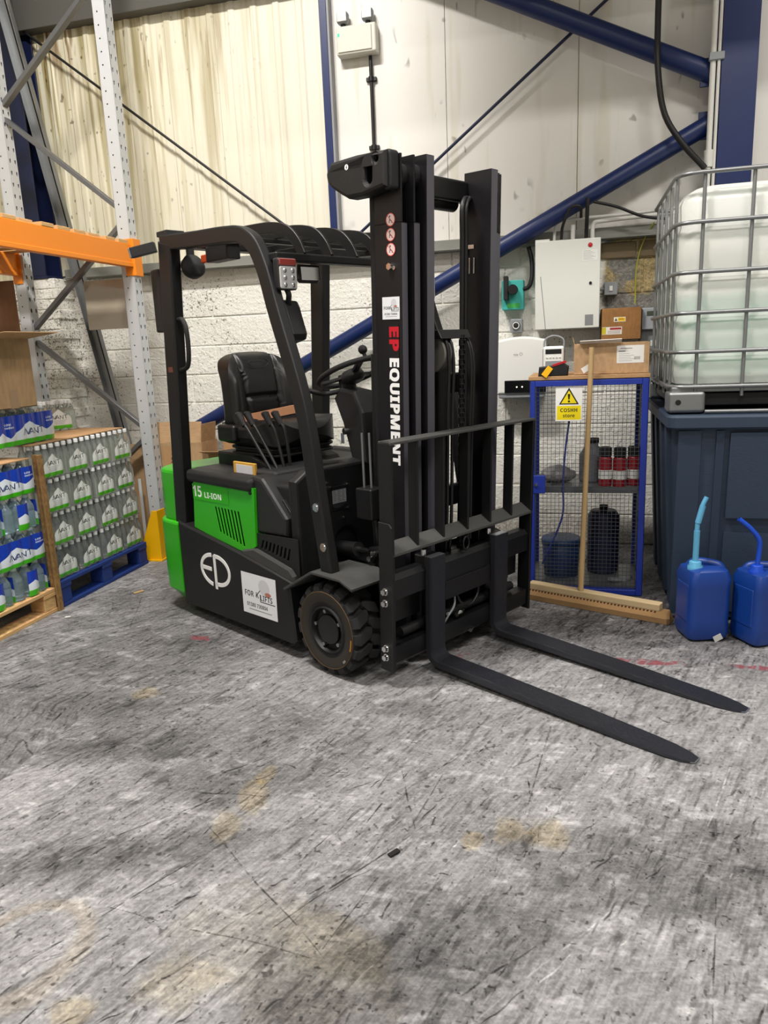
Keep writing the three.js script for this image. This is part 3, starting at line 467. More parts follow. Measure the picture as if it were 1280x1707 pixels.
// steering
const col = sub('steering_column', FK);
fk('column_housing', ext([[-0.63, 0.86], [-0.69, 1.05], [-0.745, 1.165], [-0.70, 1.215], [-0.60, 1.20], [-0.545, 1.10], [-0.53, 0.86]], -0.11, 0.02, 0.014, null, 2), M.greyPlastic, col);
fk('column_boot', rod([-0.70, 1.18, -0.046], [-0.72, 1.275, -0.046], 0.045, 20, 0.038), M.blackPlastic, col);
{ const C = V(-0.675, 1.285, -0.046), q = new THREE.Quaternion().setFromAxisAngle(V(0, 0, 1), 0.42); const at = (g) => g.applyMatrix4(new THREE.Matrix4().compose(C, q, V(1, 1, 1)));
  fk('steering_wheel', at(new THREE.TorusGeometry(0.165, 0.0135, 12, 48).rotateX(Math.PI / 2)), M.blackPlastic, col);
  fk('wheel_hub', at(lathe([[0.0001, 0.012], [0.05, 0.006], [0.062, -0.03], [0.04, -0.05], [0.0001, -0.05]], 24)), M.blackPlastic, col);
  for (const a of [0.4, 2.5, 4.5]) fk('wheel_spoke', at(bar([0.04 * Math.cos(a), -0.01, 0.04 * Math.sin(a)], [0.16 * Math.cos(a), 0, 0.16 * Math.sin(a)], 0.032, 0.014, [-Math.sin(a), 0, Math.cos(a)])), M.blackPlastic, col);
  fk('spinner_knob', at(mg([rod([0.15, 0, 0.03], [0.15, 0.035, 0.03], 0.009, 10), new THREE.SphereGeometry(0.022, 14, 10).toNonIndexed().translate(0.15, 0.05, 0.03)])), M.blackPlastic, col);
}
fk('direction_lever', hose([[-0.71, 1.20, 0.0], [-0.76, 1.19, 0.06], [-0.80, 1.21, 0.13]], 0.012, 14, 8), M.blackPlastic, col);
fk('ignition_key', mg([rod([-0.655, 1.01, 0.018], [-0.66, 1.01, 0.04], 0.016, 14), cb(-0.675, 0.975, 0.036, 0.02, 0.05, 0.004, 0.001)]), M.chrome, col);
// valve block and pipes in front of the cowl
fk('valve_block', bx(-0.36, -0.26, 0.66, 0.80, 0.17, 0.26, 0.008), M.blackPaint);
for (const [x, z] of [[-0.33, 0.23], [-0.30, 0.215]]) fk('hydraulic_pipe', rod([x, 0.80, z], [x, 1.04, z], 0.0055, 10), M.galv);
for (const [x, z] of [[-0.345, 0.17], [-0.30, 0.20]]) fk('hydraulic_hose', hose([[x, 0.66, z], [x + 0.01, 0.55, z], [x - 0.02, 0.45, z - 0.03], [x - 0.08, 0.40, z - 0.05]], 0.011, 18, 8), M.cable);
const tc = fk('tilt_cylinder', rod([-0.60, 0.47, 0.17], [-0.42, 0.495, 0.20], 0.034, 18), M.blackPlastic); fk('tilt_piston', rod([-0.42, 0.495, 0.20], [-0.30, 0.51, 0.22], 0.014, 14), M.chrome, tc); fk('tilt_clevis', mg([rod([-0.31, 0.51, 0.215], [-0.22, 0.525, 0.235], 0.024, 12), rod([-0.235, 0.522, 0.20], [-0.235, 0.522, 0.275], 0.014, 10)]), M.blackPaint, tc);
for (const [x, y] of [[-0.243, 0.522], [-0.268, 0.495]]) fk('bolt', rod([x, y, 0.265], [x, y, 0.285], 0.013, 6), M.chrome);
// mast: three nested rails a side
const MAST = sub('mast', FK); MAST.position.set(-0.09, 0.02, -0.081);
const HM = 2.109, RW = 0.047;
for (const s of [1, -1]) for (let k = 0; k < 3; k++) {
  const zo = 0.265 - RW * k, zi = zo - RW, xf = -0.059 + 0.025 * k, xb = -0.205 + 0.025 * k, w = 0.012, dep = 0.03;
  const prof = k < 2 ? [[xb, zo], [xf, zo], [xf, zi + 0.012], [xf - dep, zi + 0.012], [xf - dep, zo - w], [xb + dep, zo - w], [xb + dep, zi + 0.012], [xb, zi + 0.012]] : [[xb, zo], [xf, zo], [xf, zi], [xb, zi]];
  const FZ = (z) => (s > 0 ? z : mir(z) - 0.03); const P = prof.map(([x, z]) => [x, FZ(z)]); const hTop = HM - (s < 0 ? 0 : 0.0) - (k === 1 ? 0.004 : 0), hCut = 1.86;
  ft('mast_rail', extY(s > 0 ? P.reverse() : P, k === 0 ? 0.075 : 0.09, k === 2 ? hTop : hCut, 0.0015), M.railSteel, MAST);
  if (k < 2) { const cut = [[xb, zo], [xf, zo], [xf, zo - w * 0.8], [xf - dep, zo - w], [xb + dep, zo - w], [xb + dep, zi + 0.004], [xb, zi + 0.004]].map(([x, z]) => [x, FZ(z)]); ft('mast_rail_top', extY(s > 0 ? cut.reverse() : cut, hCut, hTop, 0.0015), M.railSteel, MAST); }
  { const a = FZ(zo - 0.002), b = FZ(k < 2 ? zi + 0.013 : zi + 0.002); ft('rail_face', bx(xf - 0.0005, xf + 0.0012, 0.1, k === 2 ? hTop - 0.003 : hCut - 0.004, Math.min(a, b), Math.max(a, b), 0), M.railFace, MAST); }
  if (k < 2) ft('roller', rod([xf - 0.045, 2.035, FZ(zo - w)], [xf - 0.045, 2.035, FZ(zi)], 0.046, 24), M.blackSatin, MAST);
}
for (const s of [1, -1]) { const z = s > 0 ? 0.235 : mir(0.235) - 0.03; ft('lift_cylinder', rod([-0.235, 0.12, z], [-0.235, 1.35, z], 0.029, 18), M.blackPaint, MAST); ft('lift_piston', rod([-0.235, 1.35, z], [-0.235, 2.02, z], 0.02, 14), M.blackSatin, MAST); }
for (const [y0, y1, x0, x1, w] of [[1.985, 2.075, -0.185, -0.135, 0.13], [1.16, 1.25, -0.19, -0.15, 0.2], [0.62, 0.72, -0.20, -0.16, 0.2], [0.10, 0.22, -0.20, -0.16, 0.23]]) ft('cross_member', bx(x0, x1, y0, y1, mir(w) - 0.03, w, 0.012, 2), M.blackPaint, MAST);
ft('cross_member', rod([-0.20, 1.985, 0.13], [-0.20, 1.985, mir(0.13)], 0.033, 18), M.blackSatin, MAST);
// centre free-lift cylinder, sheaves, chains, hoses
ft('free_lift_cylinder', mg([rod([-0.13, 0.12, -0.05], [-0.13, 1.28, -0.05], 0.038, 20), rod([-0.13, 1.28, -0.05], [-0.13, 1.36, -0.05], 0.024, 16)]), M.blackPaint, MAST);
ft('sheave', mg([0, 1, 2].map((k) => rod([-0.075, 1.345, 0.075 - k * 0.022], [-0.075, 1.345, 0.061 - k * 0.022], 0.078, 30))), std(0x77756f, 0.4, 0.4), MAST);
ft('sheave_cover', ext([[-0.16, 1.40], [-0.10, 1.445], [-0.02, 1.445], [0.0, 1.41], [-0.10, 1.405]], -0.11, 0.09, 0.003), M.blackSatin, MAST);
for (const z of [0.048, 0.018]) ft('lift_hose', hose([[-0.07, 1.428, z], [-0.02, 1.41, z], [0.003, 1.34, z], [0.0, 1.1, z], [-0.005, 0.6, z], [-0.02, 0.42, z]], 0.0075, 40, 8), M.cable, MAST);
for (const z of [-0.055]) { const links = []; for (let k = 0; k < 48; k++) { const y = 1.41 - k * 0.021, o = k % 2 ? 0.016 : 0.008; for (const d of [-o, o]) links.push(cb(-0.006, y, z + d, 0.013, 0.025, 0.0035, 0.001)); links.push(rod([-0.006, y - 0.008, z - 0.02], [-0.006, y - 0.008, z + 0.02], 0.0035, 6)); } const ch = ft('lift_chain', mg(links), M.blackSatin, MAST); ch.userData.kind = 'stuff'; }
for (const z of [-0.098, -0.114]) ft('lift_hose', hose([[-0.06, 1.425, z], [-0.02, 1.40, z], [0.006, 1.33, z], [0.004, 1.0, z], [0.0, 0.5, z]], 0.0065, 40, 8), M.cable, MAST);
for (const z of [-0.165, -0.19]) ft('mast_hose', hose([[-0.14, 1.99, -0.30], [-0.115, 2.0, z - 0.04], [-0.10, 1.965, z], [-0.10, 1.8, z], [-0.10, 1.0, z], [-0.11, 0.3, z]], 0.011, 50, 8), M.blackSatin, MAST);
{ const zi = mir(0.124) - 0.03; ft('hose_clip', mg([cb(-0.12, 1.80, zi + 0.004, 0.05, 0.02, 0.006), cb(-0.135, 1.79, zi + 0.006, 0.012, 0.05, 0.006), cb(-0.12, 1.72, zi + 0.004, 0.008, 0.07, 0.006), cb(-0.095, 1.72, zi + 0.004, 0.008, 0.07, 0.006)]), M.chrome, MAST); }
ft('mast_shade_plate', bx(-0.275, -0.268, 0.3, 1.0, mir(0.16), 0.16, 0.002), M.blackPaint, MAST);  // black plate added to stand in for deep shade between the mast columns
// plastic cover at the head of the near mast column
{ const o = smooth2([[-0.33, 1.985], [-0.40, 2.03], [-0.415, 2.075], [-0.385, 2.115]], 12);
  const c = ft('mast_head_cover', ext([[-0.075, 1.985], [-0.075, 2.115], [-0.24, 2.12], ...o.reverse(), [-0.29, 1.965], [-0.2, 1.965]], 0.262, 0.335, 0.014, [circ(-0.125, 2.09, 0.0105, 14), roundRect(-0.185, -0.150, 2.005, 2.095, 0.017, 5)], 2), M.blackPlastic, MAST);
  ft('cover_back', bx(-0.21, -0.09, 1.99, 2.11, 0.27, 0.285, 0.002), M.blackPaint, c); ft('cover_lip', ext(roundRect(-0.105, -0.065, 1.975, 2.12, 0.016, 4), 0.262, 0.315, 0.008, null, 2), M.blackPlastic, c);
  const arrow = print(64, 64, (g) => { g.fillStyle = '#19191b'; g.fillRect(0, 0, 64, 64); g.fillStyle = '#fff'; g.beginPath(); g.arc(32, 32, 28, 0, 7); g.fill(); g.strokeStyle = '#19191b'; g.lineWidth = 7; g.beginPath(); g.moveTo(42, 12); g.lineTo(26, 34); g.lineTo(40, 34); g.lineTo(24, 56); g.stroke(); });
  ft('cover_sticker', new THREE.CircleGeometry(0.0125, 20).translate(-0.288, 2.082, 0.3355), arrow, c);
}
// mast lettering and stickers
const WARN = print(192, 192, (c) => { c.fillStyle = '#0e0e11'; c.fillRect(0, 0, 192, 192); c.fillStyle = '#c9423c'; c.beginPath(); c.arc(96, 96, 92, 0, 7); c.fill(); c.fillStyle = '#eed6d2'; c.beginPath(); c.arc(96, 96, 80, 0, 7); c.fill(); c.strokeStyle = '#3a2a2a'; c.lineWidth = 13; c.beginPath(); c.moveTo(70, 140); c.lineTo(82, 96); c.lineTo(76, 62); c.moveTo(82, 96); c.lineTo(116, 112); c.lineTo(126, 142); c.stroke(); c.fillStyle = '#3a2a2a'; c.beginPath(); c.arc(84, 50, 13, 0, 7); c.fill(); c.strokeStyle = '#c9423c'; c.lineWidth = 9; c.beginPath(); c.moveTo(40, 40); c.lineTo(152, 152); c.stroke(); }, 0.4);
for (let k = 0; k < 3; k++) ft('warning_sticker', new THREE.CircleGeometry(0.0265, 28).translate(-0.115, 1.873 - k * 0.056, 0.2665), WARN, MAST);
ft('lock_bolt', mg([rod([-0.118, 1.696, 0.262], [-0.118, 1.696, 0.279], 0.014, 6), rod([-0.098, 1.69, 0.262], [-0.098, 1.69, 0.27], 0.008, 8)]), M.chrome, MAST);
function dealer(c, w, h) { c.fillStyle = '#eceef2'; c.fillRect(0, 0, w, h); c.fillStyle = '#d4d4da'; c.beginPath(); c.ellipse(w * 0.66, h * 0.28, w * 0.16, h * 0.19, 0.4, 0, 7); c.fill(); c.fillStyle = '#b97a66'; c.beginPath(); c.ellipse(w * 0.76, h * 0.42, w * 0.09, h * 0.05, 0, 0, 7); c.fill(); c.fillStyle = '#2c2c32'; c.font = `bold ${h * 0.19}px sans-serif`; c.fillText('FOR', w * 0.07, h * 0.56); c.fillText('K', w * 0.40, h * 0.56); c.strokeStyle = '#2c2c32'; c.lineWidth = h * 0.022; c.beginPath(); c.moveTo(w * 0.4, h * 0.53); c.lineTo(w * 0.54, h * 0.36); c.stroke(); c.fillText('LIFTS', w * 0.525, h * 0.6); c.beginPath(); c.moveTo(w * 0.53, h * 0.46); c.lineTo(w * 0.53, h * 0.635); c.lineTo(w * 0.95, h * 0.635); c.stroke(); c.font = `bold ${h * 0.13}px sans-serif`; c.fillText('01380 730804', w * 0.12, h * 0.81); c.fillStyle = '#77777c'; c.fillRect(w * 0.18, h * 0.87, w * 0.66, h * 0.018); }
ft('dealer_sticker', new THREE.PlaneGeometry(0.098, 0.088).translate(-0.119, 1.535, 0.267), print(256, 230, dealer), MAST);
const WORD = print(1400, 128, (c, w, h) => { c.fillStyle = '#0e0e11'; c.fillRect(0, 0, w, h); c.font = 'bold 128px sans-serif'; c.textBaseline = 'alphabetic'; const put2 = (s, x0, x1, col) => { const m = c.measureText(s).width; c.fillStyle = col; c.setTransform((x1 - x0) / m, 0, 0, 1.28, x0, 0); c.fillText(s, 0, 94); c.lineWidth = 7; c.strokeStyle = col; c.strokeText(s, 0, 94); c.setTransform(1, 0, 0, 1, 0, 0); }; put2('EP', 8, 258, '#c81428'); put2('EQUIPMENT', 312, 1392, '#ffffff'); }, 0.4);
ft('maker_lettering', new THREE.PlaneGeometry(0.585, 0.056).rotateZ(-Math.PI / 2).translate(-0.105, 1.178, 0.267), WORD, MAST);
// round maker's emblem on the side panel: built letter strokes
{ const W = std(0xf2f2f0, 0.45); const th = 0.0105; const em = sub('maker_emblem', chassis); const arcs = (cx, cy, rx, ry, a0, a1, n = 20) => { const o = []; for (let i = 0; i <= n; i++) { const a = (a0 + (a1 - a0) * i / n) * Math.PI / 180; o.push([cx + rx * Math.cos(a), cy + ry * Math.sin(a)]); } return o; };
  const cx = -1.218, cy = 0.312; for (const p of [arcs(cx - 0.012, cy, 0.115, 0.08, 95, 262), [[cx - 0.125, cy + 0.002], [cx - 0.03, cy + 0.002]], [[cx + 0.003, cy + 0.082], [cx + 0.003, cy - 0.10]], [[cx + 0.003, cy + 0.078], ...arcs(cx + 0.02, cy + 0.003, 0.112, 0.075, 82, -88), [cx + 0.003, cy - 0.072]]]) fk('emblem_stroke', ext(strip(p, th), 0.479, 0.482, 0.0005), W, em); }
fk('dealer_sticker', (() => { const g = new THREE.BufferGeometry(); const q = [[-0.981, 0.147], [-0.702, 0.155], [-0.698, 0.363], [-0.979, 0.357]]; g.setAttribute('position', new THREE.Float32BufferAttribute(q.flatMap(([x, y]) => [x, y, 0.4815]), 3)); g.setAttribute('uv', new THREE.Float32BufferAttribute([0, 0, 1, 0, 1, 1, 0, 1], 2)); g.setAttribute('normal', new THREE.Float32BufferAttribute([0, 0, 1, 0, 0, 1, 0, 0, 1, 0, 0, 1], 3)); g.setIndex([0, 1, 2, 0, 2, 3]); return g; })(), print(512, 380, dealer), chassis);
// carriage, load backrest, forks
const CAR = sub('fork_carriage', FK);
ft('upper_bar', ext([[-0.09, 0.385], [-0.03, 0.385], [-0.03, 0.47], [-0.05, 0.49], [-0.09, 0.49]], -0.58, 0.375, 0.004), M.blackPaint, CAR);
ft('lower_bar', ext([[-0.09, 0.085], [-0.05, 0.085], [-0.03, 0.105], [-0.03, 0.18], [-0.09, 0.18]], -0.58, 0.375, 0.004), M.blackPaint, CAR);
for (const [a, b] of [[0.16, 0.35], [-0.56, -0.37]]) ft('side_plate', ext([[-0.10, 0.26], [-0.085, 0.26], [-0.085, 0.47], [-0.10, 0.47]], a, b, 0.002), M.blackPaint, CAR);
ft('shift_cylinder', rod([-0.075, 0.21, -0.5], [-0.075, 0.21, 0.3], 0.022, 14), M.blackSatin, CAR);
for (const z of [0.09, -0.27]) ft('carriage_upright', bx(-0.15, -0.09, 0.085, 0.60, z - 0.012, z + 0.012, 0.003), M.blackPaint, CAR);
ft('hook_plate', bx(-0.035, -0.022, 0.30, 0.385, -0.26, 0.06, 0.003), M.blackPaint, CAR);
for (const [x, y, z] of [[-0.05, 0.305, 0.03], [-0.045, 0.325, -0.16], [-0.05, 0.22, 0.03], [-0.04, 0.205, -0.04], [-0.04, 0.21, -0.07], [-0.03, 0.105, -0.13]]) ft('fitting', rod([x, y, z - 0.012], [x + 0.012, y, z + 0.018], 0.0095, 8), M.chrome, CAR);
ft('carriage_hose', hose([[-0.05, 0.32, -0.035], [-0.04, 0.25, -0.07], [-0.035, 0.225, -0.13], [-0.04, 0.26, -0.19], [-0.045, 0.33, -0.20]], 0.006, 30, 8), M.cable, CAR);
ft('carriage_hose', hose([[-0.05, 0.33, -0.03], [-0.04, 0.25, -0.02], [-0.045, 0.205, 0.02], [-0.05, 0.17, 0.05]], 0.005, 24, 8), M.grey, CAR);
ft('lifting_ring', new THREE.TorusGeometry(0.02, 0.004, 8, 20).scale(1, 1.5, 1).rotateY(Math.PI / 2).translate(-0.03, 0.53, -0.09), M.blackSatin, CAR);
const LB = sub('load_backrest', FK); const BZ0 = -0.6025, BZ1 = 0.394;
const post = (z) => ext([[-0.092, 0.072], [-0.022, 0.072], [-0.022, 1.03], [-0.032, 1.042], [-0.082, 1.042], [-0.092, 1.03]], z - 0.008, z + 0.008, 0.002);
for (const z of [BZ1 - 0.008, BZ0 + 0.008]) ft('end_post', post(z), M.blackSatin, LB);
ft('top_bar', bx(-0.092, -0.022, 1.03, 1.042, BZ0, BZ1, 0.003), M.wornBlack, LB);
ft('lower_rail', ext([[-0.082, 0.622], [-0.022, 0.585], [-0.022, 0.575], [-0.082, 0.612]], BZ0, BZ1, 0.001), M.wornBlack, LB);
for (let k = 1; k <= 5; k++) { const z = BZ0 + (BZ1 - BZ0) * k / 6; ft('upright_bar', bx(-0.08, -0.03, 0.588, 1.032, z - 0.006, z + 0.006, 0.002), M.blackSatin, LB); }
ft('stiffener', ext([[-0.092, 0.072], [-0.016, 0.072], [-0.016, 0.70], [-0.03, 0.715], [-0.092, 0.715]], BZ1, BZ1 + 0.008, 0.002), M.blackSatin, LB);
for (const y of [0.425, 0.375, 0.175, 0.135]) { ft('backrest_bolt', mg([rod([-0.055, y, BZ1], [-0.055, y, BZ1 + 0.026], 0.0125, 6), rod([-0.055, y, BZ1], [-0.055, y, BZ1 + 0.012], 0.016, 14)]), M.chrome, LB); }
function forkGeo(zc) {
  const y0 = 0.0333, t = 0.036, w = 0.05, secs = [], L = 1.1424, c = 0.006;
  const sec = (px, py, nx, ny, th, hw) => { const q = []; for (const [a, b] of [[-hw + c, th], [hw - c, th], [hw, th - c], [hw, c], [hw - c, 0], [-hw + c, 0], [-hw, c], [-hw, th - c]]) q.push([px + nx * b, py + ny * b, zc + a]); return q; };
  secs.push(sec(-t, 0.527, 1, 0, t, w)); secs.push(sec(-t, 0.15, 1, 0, t, w));
  const r = 0.07, cx = -t + r, cy = y0 + r; for (let i = 1; i < 8; i++) { const a = Math.PI + i / 8 * Math.PI / 2; secs.push(sec(cx + r * Math.cos(a), cy + r * Math.sin(a), -Math.cos(a), -Math.sin(a), t, w)); }
  for (const [x, th, hw] of [[0.04, t, w], [0.3, 0.035, w], [0.7, 0.030, w], [0.98, 0.021, w], [1.05, 0.018, w * 0.97], [1.105, 0.015, w * 0.8], [1.132, 0.0135, w * 0.58], [L, 0.0125, w * 0.42]]) secs.push(sec(x, y0, 0, 1, th, hw));
  return loft(secs, 0.6);
}
for (const z of [0.1337, -0.3247]) {
  const f = ft('fork', forkGeo(z), M.forkSteel);
  ft('fork_hook', mg([ext([[-0.10, 0.44], [-0.036, 0.44], [-0.036, 0.527], [-0.10, 0.527]], z - 0.045, z + 0.045, 0.004)]), M.blackPaint, f);
  ft('fork_pin', rod([-0.06, 0.52, z + 0.03], [-0.06, 0.552, z + 0.03], 0.013, 12), M.chrome, f);
  ft('worn_top', ext([[-0.036, 0.5265], [-0.004, 0.5265], [-0.004, 0.5285], [-0.036, 0.5285]], z - 0.042, z + 0.044, 0), M.wornEdge, f);
  ft('worn_tip', extY([[1.130, z - 0.0285], [1.1435, z - 0.0205], [1.1435, z + 0.0205], [1.130, z + 0.0285], [1.128, z + 0.025], [1.139, z + 0.018], [1.139, z - 0.018], [1.128, z - 0.025]].reverse(), 0.0445, 0.0462, 0), M.wornEdge, f);
}
// ---------- wall equipment ----------
{ const t = thing('emergency_light', 'white twin-spot emergency light box high on the wall', 'emergency light', [-1.39, 3.24, WZ + 0.012]);
  put('case', bx(-0.133, 0.133, 0, 0.168, 0, 0.085, 0.012, 2), M.offWhite, t); put('lid_line', bx(-0.12, 0.105, 0.014, 0.154, 0.084, 0.092, 0.008, 2), M.offWhite, t);
  put('status_light', cb(-0.112, 0.115, 0.093, 0.012, 0.02, 0.004), new THREE.MeshStandardMaterial({ color: 0x40e080, emissive: 0x20d070, emissiveIntensity: 1.2 }), t);
  for (const x of [-0.09, 0.075]) { const h = put('spot_head', bx(x - 0.038, x + 0.038, 0.19, 0.258, 0.02, 0.075, 0.016, 2), M.grey, t); put('head_lens', bx(x - 0.032, x + 0.032, 0.197, 0.251, 0.074, 0.08, 0.014, 2), M.lensClear, h); put('head_stalk', rod([x, 0.165, 0.045], [x, 0.2, 0.045], 0.016, 10), M.dark, h); } }
{ const t = thing('conduit', 'black conduit dropping from the emergency light', 'conduit', [-1.315, 2.07, WZ + 0.012]); put('pipe', rod([0, 0, 0.022], [0, 1.165, 0.022], 0.0115, 10), M.cable, t); for (const y of [1.03, 0.62, 0.2]) put('saddle', mg([cb(0, y, 0.012, 0.07, 0.026, 0.022, 0.004), rod([0, y - 0.014, 0.022], [0, y + 0.014, 0.022], 0.018, 10)]), M.cable, t); }
{ const t = thing('electrical_cabinet', 'large grey wall-mounted electrical cabinet beside the mast', 'cabinet', [-0.06, 1.462, WZ]);
  put('body', bx(-0.197, 0.197, 0, 0.535, 0, 0.205, 0.004), M.cabinetGrey, t); const d = put('door', bx(-0.197, 0.197, 0, 0.535, 0.206, 0.222, 0.005), M.cabinetGrey, t);
  put('lock', rod([0.14, 0.27, 0.222], [0.14, 0.27, 0.227], 0.009, 12), M.dark, d); put('badge', lathe([[0.0001, 0], [0.014, 0], [0.0135, 0.003], [0.0001, 0.004]], 18).rotateX(Math.PI / 2).translate(0.135, 0.495, 0.222), M.red, d);
  put('label', new THREE.PlaneGeometry(0.09, 0.066).translate(0.135, 0.435, 0.2228), print(256, 190, (c, w, h) => { c.fillStyle = '#dedfda'; c.fillRect(0, 0, w, h); c.fillStyle = '#8c8e90'; for (let i = 0; i < 8; i++) c.fillRect(14, 16 + i * 21, 120 + (i * 37) % 100, 5); }), d);
  put('grey_sticker', new THREE.PlaneGeometry(0.05, 0.066).translate(0.135, 0.048, 0.2228), std(0x7e8082, 0.6), d); put('gland_strip', bx(-0.197, -0.11, 0.535, 0.548, 0.12, 0.2, 0.002), M.pipeWhite, t); }
{ const t = thing('solar_inverter', 'white rounded inverter with black display on the wall', 'inverter', [-0.345, 1.03, WZ]);
  const top = []; for (let i = 0; i <= 10; i++) top.push([0.158 - 0.316 * i / 10, 0.375 + 0.022 * Math.sin(Math.PI * i / 10)]);
  put('case', ext([[-0.158, 0.03], [0.158, 0.03], ...top], 0.02, 0.19, 0.014, null, 3), M.white, t); put('base', bx(-0.15, 0.15, 0, 0.035, 0.03, 0.18, 0.01, 2), M.grey, t);
  put('display', bx(-0.11, 0.158, 0.036, 0.118, 0.185, 0.1935, 0.006), std(0x101114, 0.2), t); for (const x of [-0.03, 0.005]) put('status_light', cb(x, 0.075, 0.194, 0.008, 0.008, 0.003, 0.001), new THREE.MeshStandardMaterial({ color: 0xffffff, emissive: 0xfff0c0, emissiveIntensity: 1.2 }), t);
  put('logo', new THREE.PlaneGeometry(0.062, 0.025).translate(-0.02, 0.285, 0.1908), print(256, 104, (c, w, h) => { c.fillStyle = '#e8e8e4'; c.fillRect(0, 0, w, h); c.fillStyle = '#303238'; c.font = '600 62px sans-serif'; c.fillText('FOX', 8, 88); c.strokeStyle = '#303238'; c.lineWidth = 9; c.beginPath(); c.arc(200, 48, 34, 0, 7); c.stroke(); }), t); }
{ const t = thing('control_box', 'turquoise control box with black knob behind the mast', 'control box', [-0.40, 1.60, WZ]); put('case', bx(-0.075, 0.065, 0, 0.185, 0, 0.12, 0.006), M.teal, t); put('knob', rod([0.0, 0.125, 0.12], [0.0, 0.125, 0.19], 0.03, 16), M.dark, t); put('handle', bx(-0.06, -0.03, 0.06, 0.21, 0.12, 0.17, 0.006), M.blackPlastic, t); put('green_label', bx(-0.04, 0.04, 0.012, 0.04, 0.12, 0.1215, 0), std(0x3fae50, 0.6), t); }
{ const t = thing('rotary_switch', 'small grey rotary switch above the white inverter', 'switch', [-0.385, 1.455, WZ]); put('case', bx(-0.04, 0.04, 0, 0.088, 0, 0.09, 0.008), M.grey, t); put('dial', lathe([[0.0001, 0], [0.026, 0], [0.026, 0.02], [0.0001, 0.022]], 20).rotateX(Math.PI / 2).translate(0, 0.044, 0.09), M.blackPlastic, t); put('dial_ring', new THREE.TorusGeometry(0.02, 0.003, 8, 24).translate(0, 0.044, 0.112), M.white, t); }
{ const t = thing('wall_switch', 'small grey switch box right of the electrical cabinet', 'switch', [0.208, 1.66, WZ]); put('case', bx(-0.04, 0.04, 0, 0.08, 0, 0.08, 0.005), M.grey, t); put('rocker', bx(-0.01, 0.01, 0.025, 0.056, 0.08, 0.087, 0.002), M.white, t); put('link', rod([-0.075, 0.04, 0.05], [-0.04, 0.04, 0.05], 0.008, 8), M.grey, t); }
{ const t = thing('wooden_meter_box', 'brown wooden meter box with yellow and red warning labels', 'meter box', [0.27, 1.38, WZ]); put('case', bx(-0.12, 0.12, 0, 0.195, 0, 0.19, 0.004), M.cardDark, t); put('lid', bx(-0.118, 0.118, 0.002, 0.193, 0.19, 0.198, 0.003), std(0xd8bf98, 0.85, 0, { map: cardTex }), t);
  put('yellow_label', new THREE.PlaneGeometry(0.07, 0.028).translate(-0.01, 0.125, 0.1988), print(140, 56, (c, w, h) => { c.fillStyle = '#e9e4d4'; c.fillRect(0, 0, w, h); c.fillStyle = '#e8b400'; c.fillRect(50, 6, 84, 44); c.fillStyle = '#4a4020'; c.fillRect(60, 24, 60, 6); c.beginPath(); c.moveTo(26, 10); c.lineTo(44, 46); c.lineTo(8, 46); c.fill(); }), t);
  put('red_label', new THREE.PlaneGeometry(0.12, 0.046).translate(-0.055, 0.058, 0.1988), print(240, 92, (c, w, h) => { c.fillStyle = '#e6e0d8'; c.fillRect(0, 0, w, h); c.fillStyle = '#c8b820'; c.fillRect(0, 4, 48, 84); c.fillStyle = '#a02830'; c.fillRect(96, 10, 136, 26); c.fillStyle = '#8c8078'; for (let i = 0; i < 3; i++) c.fillRect(70, 48 + i * 13, 150, 5); }), t); }
{ const t = thing('electricity_meter', 'grey electricity meter on the wall next to the wooden box', 'meter', [0.452, 1.285, WZ]); put('case', bx(-0.062, 0.07, 0, 0.285, 0, 0.13, 0.006), M.grey, t); put('cover', bx(-0.058, 0.066, 0.15, 0.28, 0.13, 0.16, 0.006), std(0xa8adb4, 0.4), t); put('screen', bx(-0.03, 0.05, 0.235, 0.262, 0.16, 0.163, 0.001), std(0x4c5448, 0.3), t); put('terminal_label', bx(0.0, 0.05, 0.05, 0.085, 0.13, 0.1315, 0), M.white, t); }
// conduits and cables around the cabinet
const conduit = (label, pts, r, mat, n = 20) => tag(put('conduit', hose(pts, r, n, 10), mat), label, 'conduit');
conduit('white conduit bending down into the top of the cabinet', [[0.55, 2.115, -5.035], [0.13, 2.10, -5.035], [0.098, 2.095, -5.03], [0.088, 2.06, -5.03], [0.088, 2.0, -5.03]], 0.013, M.pipeWhite, 40);
conduit('thin white conduit running along the rail above the cabinet', [[0.62, 2.15, -5.072], [0.3, 2.135, -5.072], [-0.1, 2.125, -5.072], [-0.125, 2.115, -5.072], [-0.14, 2.08, -5.07], [-0.145, 2.0, -5.06]], 0.010, M.pipeWhite, 40);
conduit('short white conduit rising from the middle of the cabinet top', [[-0.03, 2.0, -5.03], [-0.03, 2.09, -5.03]], 0.014, M.pipeWhite, 4);
const cableT = (label, pts, r = 0.009) => tag(put('cable', hose(pts, r, 40, 8), M.cable), label, 'cable');
cableT('thick black cable curling from the brace down to the turquoise box', [[-0.305, 1.985, -5.075], [-0.285, 1.9, -5.07], [-0.285, 1.78, -5.05], [-0.305, 1.735, -5.05], [-0.335, 1.725, -5.06]], 0.014);
cableT('black cable looping from the brace into the cabinet top, nearest the rail end', [[-0.10, 2.012, -5.01], [-0.09, 2.08, -4.95], [-0.04, 2.18, -4.93], [0.01, 2.18, -4.93], [0.018, 2.12, -4.96]]);
cableT('black cable dropping straight from the brace into the cabinet', [[0.05, 2.0, -4.99], [0.052, 2.1, -4.95], [0.055, 2.2, -4.928], [0.058, 2.225, -4.928]], 0.012);
cableT('black cable arching along the rail towards the caged tank', [[0.09, 2.20, -4.93], [0.22, 2.165, -4.95], [0.38, 2.10, -4.97], [0.55, 2.07, -4.98]], 0.009);
